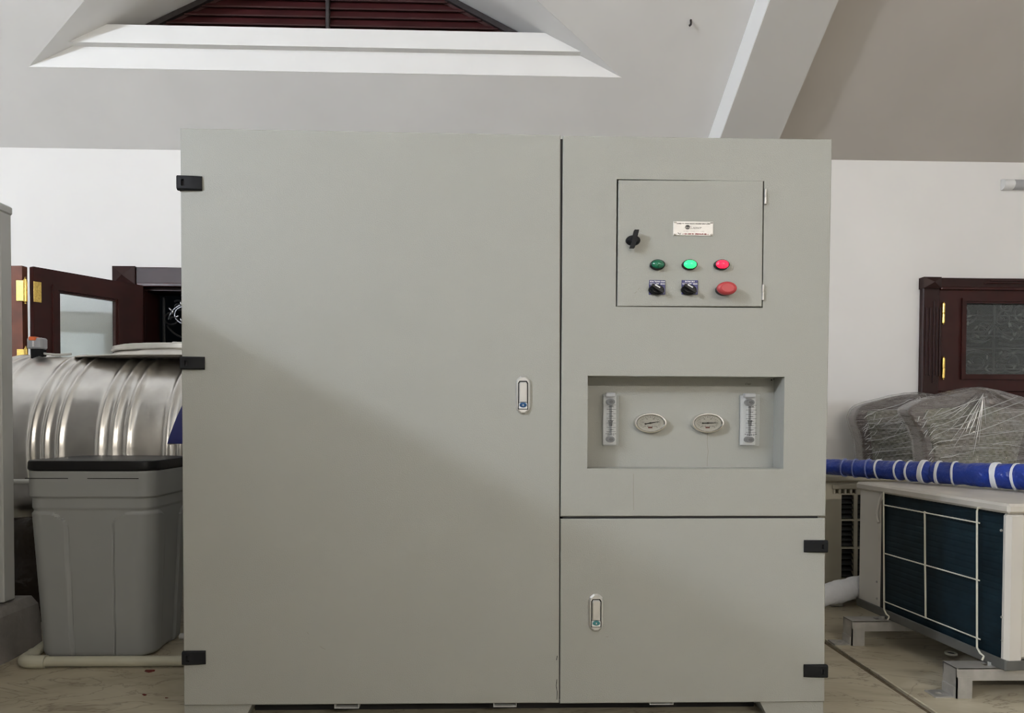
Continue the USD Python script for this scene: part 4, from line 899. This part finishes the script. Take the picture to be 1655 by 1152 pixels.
part(ac, 'cable_tail', A(tube(smooth_path([(a[0] + .004, -.004, AZ1 - .035), (a[0] + .008, .008, AZ1 - .06), (a[0] - .004, .012, AZ1 - .10), (a[0] + .004, .010, AZ1 - .155)], 20), .007, 8)), 'ac_beige')
for px, py in ((1417, 832), (1418, 940), (1418.5, 967), (1620, 857), (1621, 997), (1622, 1035)):
    q = al(px, py); part(ac, 'screw', A(xform(lathe_y(0, 0, [(0, -.003), (.004, -.002), (.0045, .002), (0, .002)], 1, 10), frame4((q[0], .004, q[1]), (1, 0, 0), (0, -1, 0), (0, 0, -1)))), 'zinc')
q = atz(1537, 1057, AZ0 + .0); qq = al(1537, 1057, .0)
for Yb, foot_px in ((2.825, 1365), (2.285, 1545)):
    fx = {2.825: atz(1366, 1037, 0)[0], 2.285: atz(1526, 1126, 0)[0] + .03}[Yb]
    rail = [box(fx, 2.25, Yb - .035, Yb + .035, AZ0 - .004, AZ0 - .0005), box(fx, 2.25, Yb - .035, Yb - .032, AZ0 - .042, AZ0 - .001), box(fx, 2.25, Yb + .032, Yb + .035, AZ0 - .042, AZ0 - .001)]
    bk = part(ac, 'bracket', diff(trimesh.util.concatenate([rail[0]]), box(fx + .11, fx + .17, Yb - .012, Yb + .012, 0, .2)), 'zinc', 'galvanised support rail', smooth=False)
    part(bk, 'rail_flange', rail[1:], 'zinc', smooth=False)
    for x in (fx, 2.17):
        leg = [box(x, x + .052, Yb - .036, Yb - .032, .0, AZ0 - .03), box(x, x + .004, Yb - .036, Yb + .036, .0, AZ0 - .001)]
        part(bk, 'leg', leg, 'zinc', smooth=False)
        part(bk, 'foot_plate', [diff(box(x - .065, x + .004, Yb - .03, Yb + .03, 0, .005), lathe_z(x - .035, Yb, [(0, -.01), (.008, -.01), (.008, .02), (0, .02)], 1.5, 16)), box(x - .006, x + .002, Yb - .03, Yb + .03, .0, .035)], 'zinc', smooth=False)
    part(bk, 'bolt', [lathe_z(fx + .14, Yb, [(0, AZ0 - .008), (.011, AZ0 - .008), (.011, AZ0 + .008), (0, AZ0 + .008)], 1.2, 6), box(fx - .004, fx + .002, Yb - .012, Yb - .002, .018, .028)], 'zinc')
q = atz(1537, 1057, .0)
gr_ = thing('drain_grommet', 'small pale ring with dark hole on the floor under the condenser', 'ring', base=(q[0], q[1], 0))
part(gr_, 'ring', lathe_z(q[0], q[1], [(.016, .0), (.022, .0), (.022, .006), (.019, .008), (.016, .005), (.016, .0)], 1.0, 24), 'guard_wire')
part(gr_, 'hole', lathe_z(q[0], q[1], [(0, .0005), (.0155, .0005), (.0155, .0025), (0, .0025)], 1.0, 20), 'dark_gap')

# second condenser behind
OY = 3.36
o0, o1 = at(1322, 800, OY)[0], at(1322, 800, OY)[0] + .62
OZ = .64
ol = thing('outdoor_unit', 'older tan condenser unit half hidden behind the cabinet, louvred end showing', 'air conditioner', base=((o0 + o1) / 2, OY + .17, 0))
b_ = box(o0, o1, OY, OY + .34, .06, OZ - .03, .012)
hv = rect(1348, 790, 1384, 798, OY)
cuts = []
lou = []
for y0, y1 in ((799.5, 839), (842, 884), (887, 934)):
    r1 = rect(1360, y0, 1380, y1, OY); r2 = rect(1386, y0, 1412, y1, OY); lou += [r1, r2]
cuts = [box(r[0], r[1], OY - .1, OY + .04, r[2], r[3]) for r in lou] + [box(hv[0] + .004, hv[1] - .004, OY - .1, OY + .03, hv[2] + .003, hv[3] - .002)]
part(ol, 'casing', diff(b_, *cuts), 'ac_old', smooth=False)
part(ol, 'top_cover', box(o0 - .01, o1 + .01, OY - .012, OY + .35, OZ - .03, OZ, .008), 'ac_old')
part(ol, 'vent_back', [box(r[0], r[1], OY + .03, OY + .039, r[2], r[3]) for r in lou], 'dark_gap', smooth=False)
for r in lou:
    n = 5
    for k in range(n):
        zc = r[2] + (r[3] - r[2]) * (k + .5) / n
        part(ol, 'louvre', hull([(x, y, zc + dz) for x in (r[0], r[1]) for y, dz in ((OY + .006, -.007), (OY + .009, -.009), (OY + .028, .012), (OY + .025, .014))]), 'black_plastic' if False else 'dark_gap', smooth=False)
for k in range(5):
    x = hv[0] + (hv[1] - hv[0]) * k / 4; part(ol, 'handle_rib', box(x - .006, x + .006, OY - .004, OY + .02, hv[2], hv[3], .002), 'ac_old')
part(ol, 'handle_lip', box(hv[0] - .01, hv[1] + .01, OY - .008, OY + .004, hv[3], hv[3] + .02, .003), 'ac_old')
for x in (o0 + .08, o1 - .14): part(ol, 'foot', box(x, x + .06, OY + .02, OY + .32, 0, .062, .004), 'zinc')

# white wrapped hose
hp = [at(1318, 948, 3.0), at(1350, 946, 3.04), at(1388, 941, 3.10), at(1420, 936, 3.16)]
hp = [np.array(p) for p in hp]; P = smooth_path(hp, 60); R_ = .047 + .003 * np.sin(np.linspace(0, 24, 60)) * (meshkit.noise(np.c_[np.arange(60) * .3, np.zeros(60), np.zeros(60)], 2))
P[:, 2] = np.linspace(.145, .175, 60)
m = tube(P, R_, 28); m.vertices += (meshkit.fbm(m.vertices * 22, 3, 1) - .5)[:, None] * .008
single('wrapped_hose', m, 'cloth_white', 'white cloth-wrapped hose between cabinet and condenser', 'hose', smooth=60)

# long blue roll on top of the condensers
B0, B1 = at(1326, 753.5, 3.36), at(1655, 771, 2.60)
d_ = B1 - B0
ax_ = d_ / np.linalg.norm(d_)
Bs, Be = B0 - ax_ * .15, B1 + ax_ * .55
n = 260; t = np.linspace(0, 1, n); P = Bs + (Be - Bs) * t[:, None]
tt = (P - B0) @ ax_ / np.linalg.norm(d_)
rad = .0365 + .0125 * np.clip(tt, 0, 1.0)
rnd = np.random.RandomState(4)
for cpos, wv, am in [(rnd.rand(), rnd.uniform(.003, .008), rnd.uniform(-.004, .002)) for _ in range(60)]: rad = rad + am * np.exp(-((t - cpos) / wv) ** 2)
def roll_r(s): return np.interp(s, tt, rad)
m = tube(P, rad, 40); m.vertices += (meshkit.fbm(m.vertices * 24, 4, 6) - .5)[:, None] * np.array([-.8, -.6, .5]) * .008
rl = thing('blue_roll', 'long blue plastic roll bound with white tape, lying across both condensers', 'roll', base=tuple(P[n // 2] - (0, 0, .045)))
part(rl, 'sleeve', m, 'roll_blue', smooth=True)
e1 = np.cross(ax_, (0, 0, 1)); e1 /= np.linalg.norm(e1); e2 = np.cross(e1, ax_)
def tape(px, wpx, matn, tilt=.35, seed=0):
    # parameter along the roll for a photo column
    best = min(np.linspace(-.1, 1.5, 3200), key=lambda s: abs((lambda q: 827.5 + F_PX * ((q - EYE) @ _R) / ((q - EYE) @ _F))(B0 + d_ * s) - px))
    c = B0 + d_ * best; r0 = roll_r(best) + .0035
    wloc = wpx * 2.9 / F_PX * 1.0
    g_ = []
    K = 40
    for i in range(6):
        q = (0, 0, 1, 1, 1, 0)[i]
        for k in range(K):
            a = 2 * np.pi * k / K
            wob = 1 + .35 * (meshkit.noise(np.array([[math.cos(a) * 2 + 9, math.sin(a) * 2, seed]]), 3)[0] - .5)
            s_ = (-.5, -.42, -.3, .3, .42, .5)[i] * wloc * wob
            rr_ = r0 + (-.004, .0008, .0012, .0012, .0008, -.004)[i]
            g_.append(c + ax_ * (s_ + tilt * r0 * math.cos(a) * .25 + .0022 * math.sin(2 * a + seed)) + rr_ * (math.cos(a) * e1 + math.sin(a) * e2))
    part(rl, 'tape', grid(lambda: g_, 6, K, wrap=True), matn, smooth=True, do_fix=False)
for i, (px, wpx, mn) in enumerate(((1366, 2.2, 'tape_pale'), (1384, 2, 'tape_pale'), (1405, 2.5, 'tape_pale'), (1421, 3, 'tape_white'), (1453, 3, 'tape_white'), (1471, 3, 'tape_white'), (1494, 8, 'tape_white'), (1519, 5, 'tape_white'), (1545, 3, 'tape_white'), (1611, 8, 'tape_white'), (1643, 4, 'tape_white'))):
    tape(px, wpx, mn, seed=i)

# ------------------------------------------------------------------ wrapped armchairs
def armchair(Yb, outline, panel, xc, label, seed):
    pts = np.array([at(x, y, Yb)[[0, 2]] for x, y in outline])
    # mirrored about the crest, carried down to the seat
    mir = [(2 * xc - x, z) for x, z in pts[::-1]]
    low = .40
    poly = Polygon([(pts[0][0], low)] + [tuple(p) for p in pts] + [p for p in mir if True] + [(2 * xc - pts[0][0], low)]).buffer(0)
    if poly.geom_type != 'Polygon': poly = max(poly.geoms, key=lambda g: g.area)
    hw = xc - pts[:, 0].min()
    t = thing('armchair', label, 'chair', base=(xc, Yb - .2, 0))
    pp = [tuple(at(x, y, Yb)[[0, 2]]) for x, y in panel]
    pm = Polygon([(pp[0][0], low + .05)] + pp + [(2 * xc - x, z) for x, z in pp[::-1]] + [(2 * xc - pp[0][0], low + .05)]).buffer(0)
    if pm.geom_type != 'Polygon': pm = max(pm.geoms, key=lambda g: g.area)
    part(t, 'back_frame', prism_y(poly.difference(pm), Yb, Yb + .075), 'chair_wood', 'carved dark wooden back frame', smooth=30)
    # padded back: inflated panel
    g0 = pm.buffer(.004); rings_ = []
    for off, y in ((.0, Yb + .06), (0, Yb + .0), (-.012, Yb - .016), (-.04, Yb - .028), (-.09, Yb - .036)):
        q = g0.buffer(off) if off else g0
        if q.geom_type != 'Polygon' or q.is_empty: continue
        L_ = q.exterior; cc = np.array([L_.interpolate(s, normalized=True).coords[0] for s in np.linspace(0, 1, 120, endpoint=False)])
        k0 = np.argmin(np.abs(cc[:, 0] - xc) + (cc[:, 1] > pm.centroid.y) * 9); cc = np.roll(cc, -k0, 0)
        rings_.append(np.c_[cc[:, 0], np.full(120, y), cc[:, 1]])
    part(t, 'back_cushion', cap_rings(rings_), 'upholstery', 'woven grey-green back pad', smooth=50)
    part(t, 'seat', box(xc - hw + .03, xc + hw - .03, Yb - .50, Yb + .01, .34, .46, .03), 'upholstery', 'woven grey-green seat')
    part(t, 'seat_rail', box(xc - hw + .02, xc + hw - .02, Yb - .49, Yb + .06, .27, .345, .01), 'chair_wood')
    for s in (-1, 1):
        for y in (Yb - .46, Yb + .02):
            part(t, 'leg', hull([(xc + s * (hw - .05) + dx * k, y + dy * k, z) for dx in (-.028, .028) for dy in (-.024, .024) for z, k in ((0.0, .6), (.28, 1.0))]), 'chair_wood', smooth=False)
        arm = smooth_path([(xc + s * (hw - .03), Yb + .02, .60), (xc + s * (hw - .02), Yb - .15, .59), (xc + s * (hw - .02), Yb - .34, .58), (xc + s * (hw - .02), Yb - .42, .55), (xc + s * (hw - .03), Yb - .40, .5), (xc + s * (hw - .05), Yb - .40, .33)], 30)
        part(t, 'arm', tube(arm, .024, 12), 'chair_wood', smooth=60)
    # stretch film over back, arms and seat
    ext = poly.buffer(.012); L_ = ext.exterior; NF = 200
    cc = np.array([L_.interpolate(s, normalized=True).coords[0] for s in np.linspace(0, 1, NF, endpoint=False)])
    k0 = np.argmin(np.abs(cc[:, 0] - xc) + (cc[:, 1] > ext.centroid.y) * 9); cc = np.roll(cc, -k0, 0)
    cen = np.array([xc, (cc[:, 1].min() + cc[:, 1].max()) / 2])
    rg = []
    def layer(scale, y, wr):
        q = cen + (cc - cen) * scale
        P3 = np.c_[q[:, 0], np.full(NF, y), q[:, 1]]
        # creases radiating from the crest
        top = np.array([xc + .02, cc[:, 1].max()]); ang = np.arctan2(q[:, 0] - top[0], top[1] - q[:, 1])
        w1 = meshkit.fbm(np.c_[ang * 9 + seed, np.full(NF, y * 3), np.hypot(*(q - top).T) * 1.2], 4, seed) - .5
        P3[:, 1] += wr * w1; return P3
    back_ = [layer(s, Yb + .085 + .012 * (1 - s), .012) for s in (.05, .3, .55, .75, .9, .97)]
    side_ = [layer(1.0, y, .0) for y in (Yb + .075, Yb + .04, Yb, Yb - .02)]
    fr_ = [layer(s, Yb - .036 - .028 * (1 - s) ** .5, .03) for s in np.r_[.985, .96, np.linspace(.93, .04, 46)]]
    m = cap_rings(back_ + side_ + fr_)
    m.vertices += (meshkit.fbm(m.vertices * 26, 3, seed + 5) - .5)[:, None] * .006
    part(t, 'plastic_wrap', m, 'film', 'clear crinkled stretch film around the back', smooth=35)
    # taut creases of the film: thin folds fanned from the crest and along the wrap
    bang = np.arctan2(cc[:, 1] - cen[1], cc[:, 0] - cen[0]); brad = np.hypot(cc[:, 0] - cen[0], cc[:, 1] - cen[1]); o_ = np.argsort(bang)
    def film_y(p):
        d_ = np.asarray(p) - cen; s_ = np.clip(np.hypot(*d_) / np.interp(math.atan2(d_[1], d_[0]), bang[o_], brad[o_], period=2 * np.pi), 0, .985)
        return Yb - .038 - .028 * (1 - s_) ** .5, s_
    rnd = random.Random(seed + 40); W = hw; ztop = cc[:, 1].max(); folds = []
    def fold(a, b, r):
        P_ = []
        for k in np.linspace(0, 1, 12):
            q = np.array([a[0] + (b[0] - a[0]) * k, a[1] + (b[1] - a[1]) * k + r * 2 * math.sin(5 * k + a[0] * 40)])
            y_, s_ = film_y(q)
            if s_ > .97: 
                if P_: break
                continue
            P_.append((q[0], y_ - .004, q[1]))
        if len(P_) > 3: folds.append(tube(P_, r * (.35 + .65 * np.sin(np.linspace(0, np.pi, len(P_)))), 5))
    for k in range(20):                                   # fan from the crest, mostly to the lower left
        a = math.radians(rnd.gauss(-118, 20)); l0 = rnd.uniform(.0, .12); l1 = l0 + rnd.uniform(.06, .26)
        fold((xc + l0 * math.cos(a), ztop - .03 + l0 * math.sin(a)), (xc + l1 * math.cos(a), ztop - .03 + l1 * math.sin(a)), rnd.uniform(.0010, .0026))
    for k in range(34):                                   # gathered at the lower left, spreading to the right
        a = math.radians(rnd.uniform(8, 38)); z0_ = rnd.uniform(.52, .92); x0_ = xc - W * rnd.uniform(.45, .96); l1 = rnd.choice((.1, .16, .3, .6, .8)) * rnd.uniform(.6, 1)
        fold((x0_, z0_), (x0_ + l1 * math.cos(a), z0_ + l1 * math.sin(a) * .55), rnd.choice((.0007, .0009, .0012, .0022)))
    for k in range(26):                                   # short bright crinkles by the left edge
        a = math.radians(rnd.uniform(25, 75)); z0_ = rnd.uniform(.55, .95); x0_ = xc - W * rnd.uniform(.72, .95); l1 = rnd.uniform(.03, .09)
        fold((x0_, z0_), (x0_ + l1 * math.cos(a), z0_ + l1 * math.sin(a)), rnd.uniform(.001, .0032))
    for k in range(14):
        z0_ = rnd.uniform(.6, .98); x0_ = xc - W * rnd.uniform(-.5, .8); l1 = rnd.uniform(.1, .4); fold((x0_, z0_), (x0_ + l1, z0_ + rnd.uniform(-.02, .03)), rnd.uniform(.0006, .0013))
    part(t, 'film_creases', folds, 'film_fold', 'white taut creases of the film', kind='stuff', smooth=60)
    return t
YA, YB2 = 3.78, 4.5
xc1 = at(1579, 640, YA)[0]
armchair(YA, [(1492, 742), (1489, 711), (1480, 688), (1467, 668), (1466, 662), (1475, 656), (1492, 649), (1522, 641), (1548, 634), (1567, 630), (1578, 629)],
         [(1512, 742), (1500, 690), (1494, 668), (1497, 662), (1530, 660), (1579, 657)], xc1, 'camel-backed armchair in clear plastic wrap, nearer one before the right window', 3)
xc2 = at(1479, 640, YB2)[0]
armchair(YB2, [(1394, 742), (1391, 713), (1387, 697), (1381, 681), (1380.5, 672), (1385, 662), (1391, 657), (1407, 651), (1432, 645), (1452, 640), (1470, 637), (1478, 636.5)],
         [(1412, 742), (1407, 700), (1401, 672), (1403, 665), (1440, 663), (1479, 661)], xc2, 'camel-backed armchair in clear plastic wrap, farther one beside the cabinet', 11)
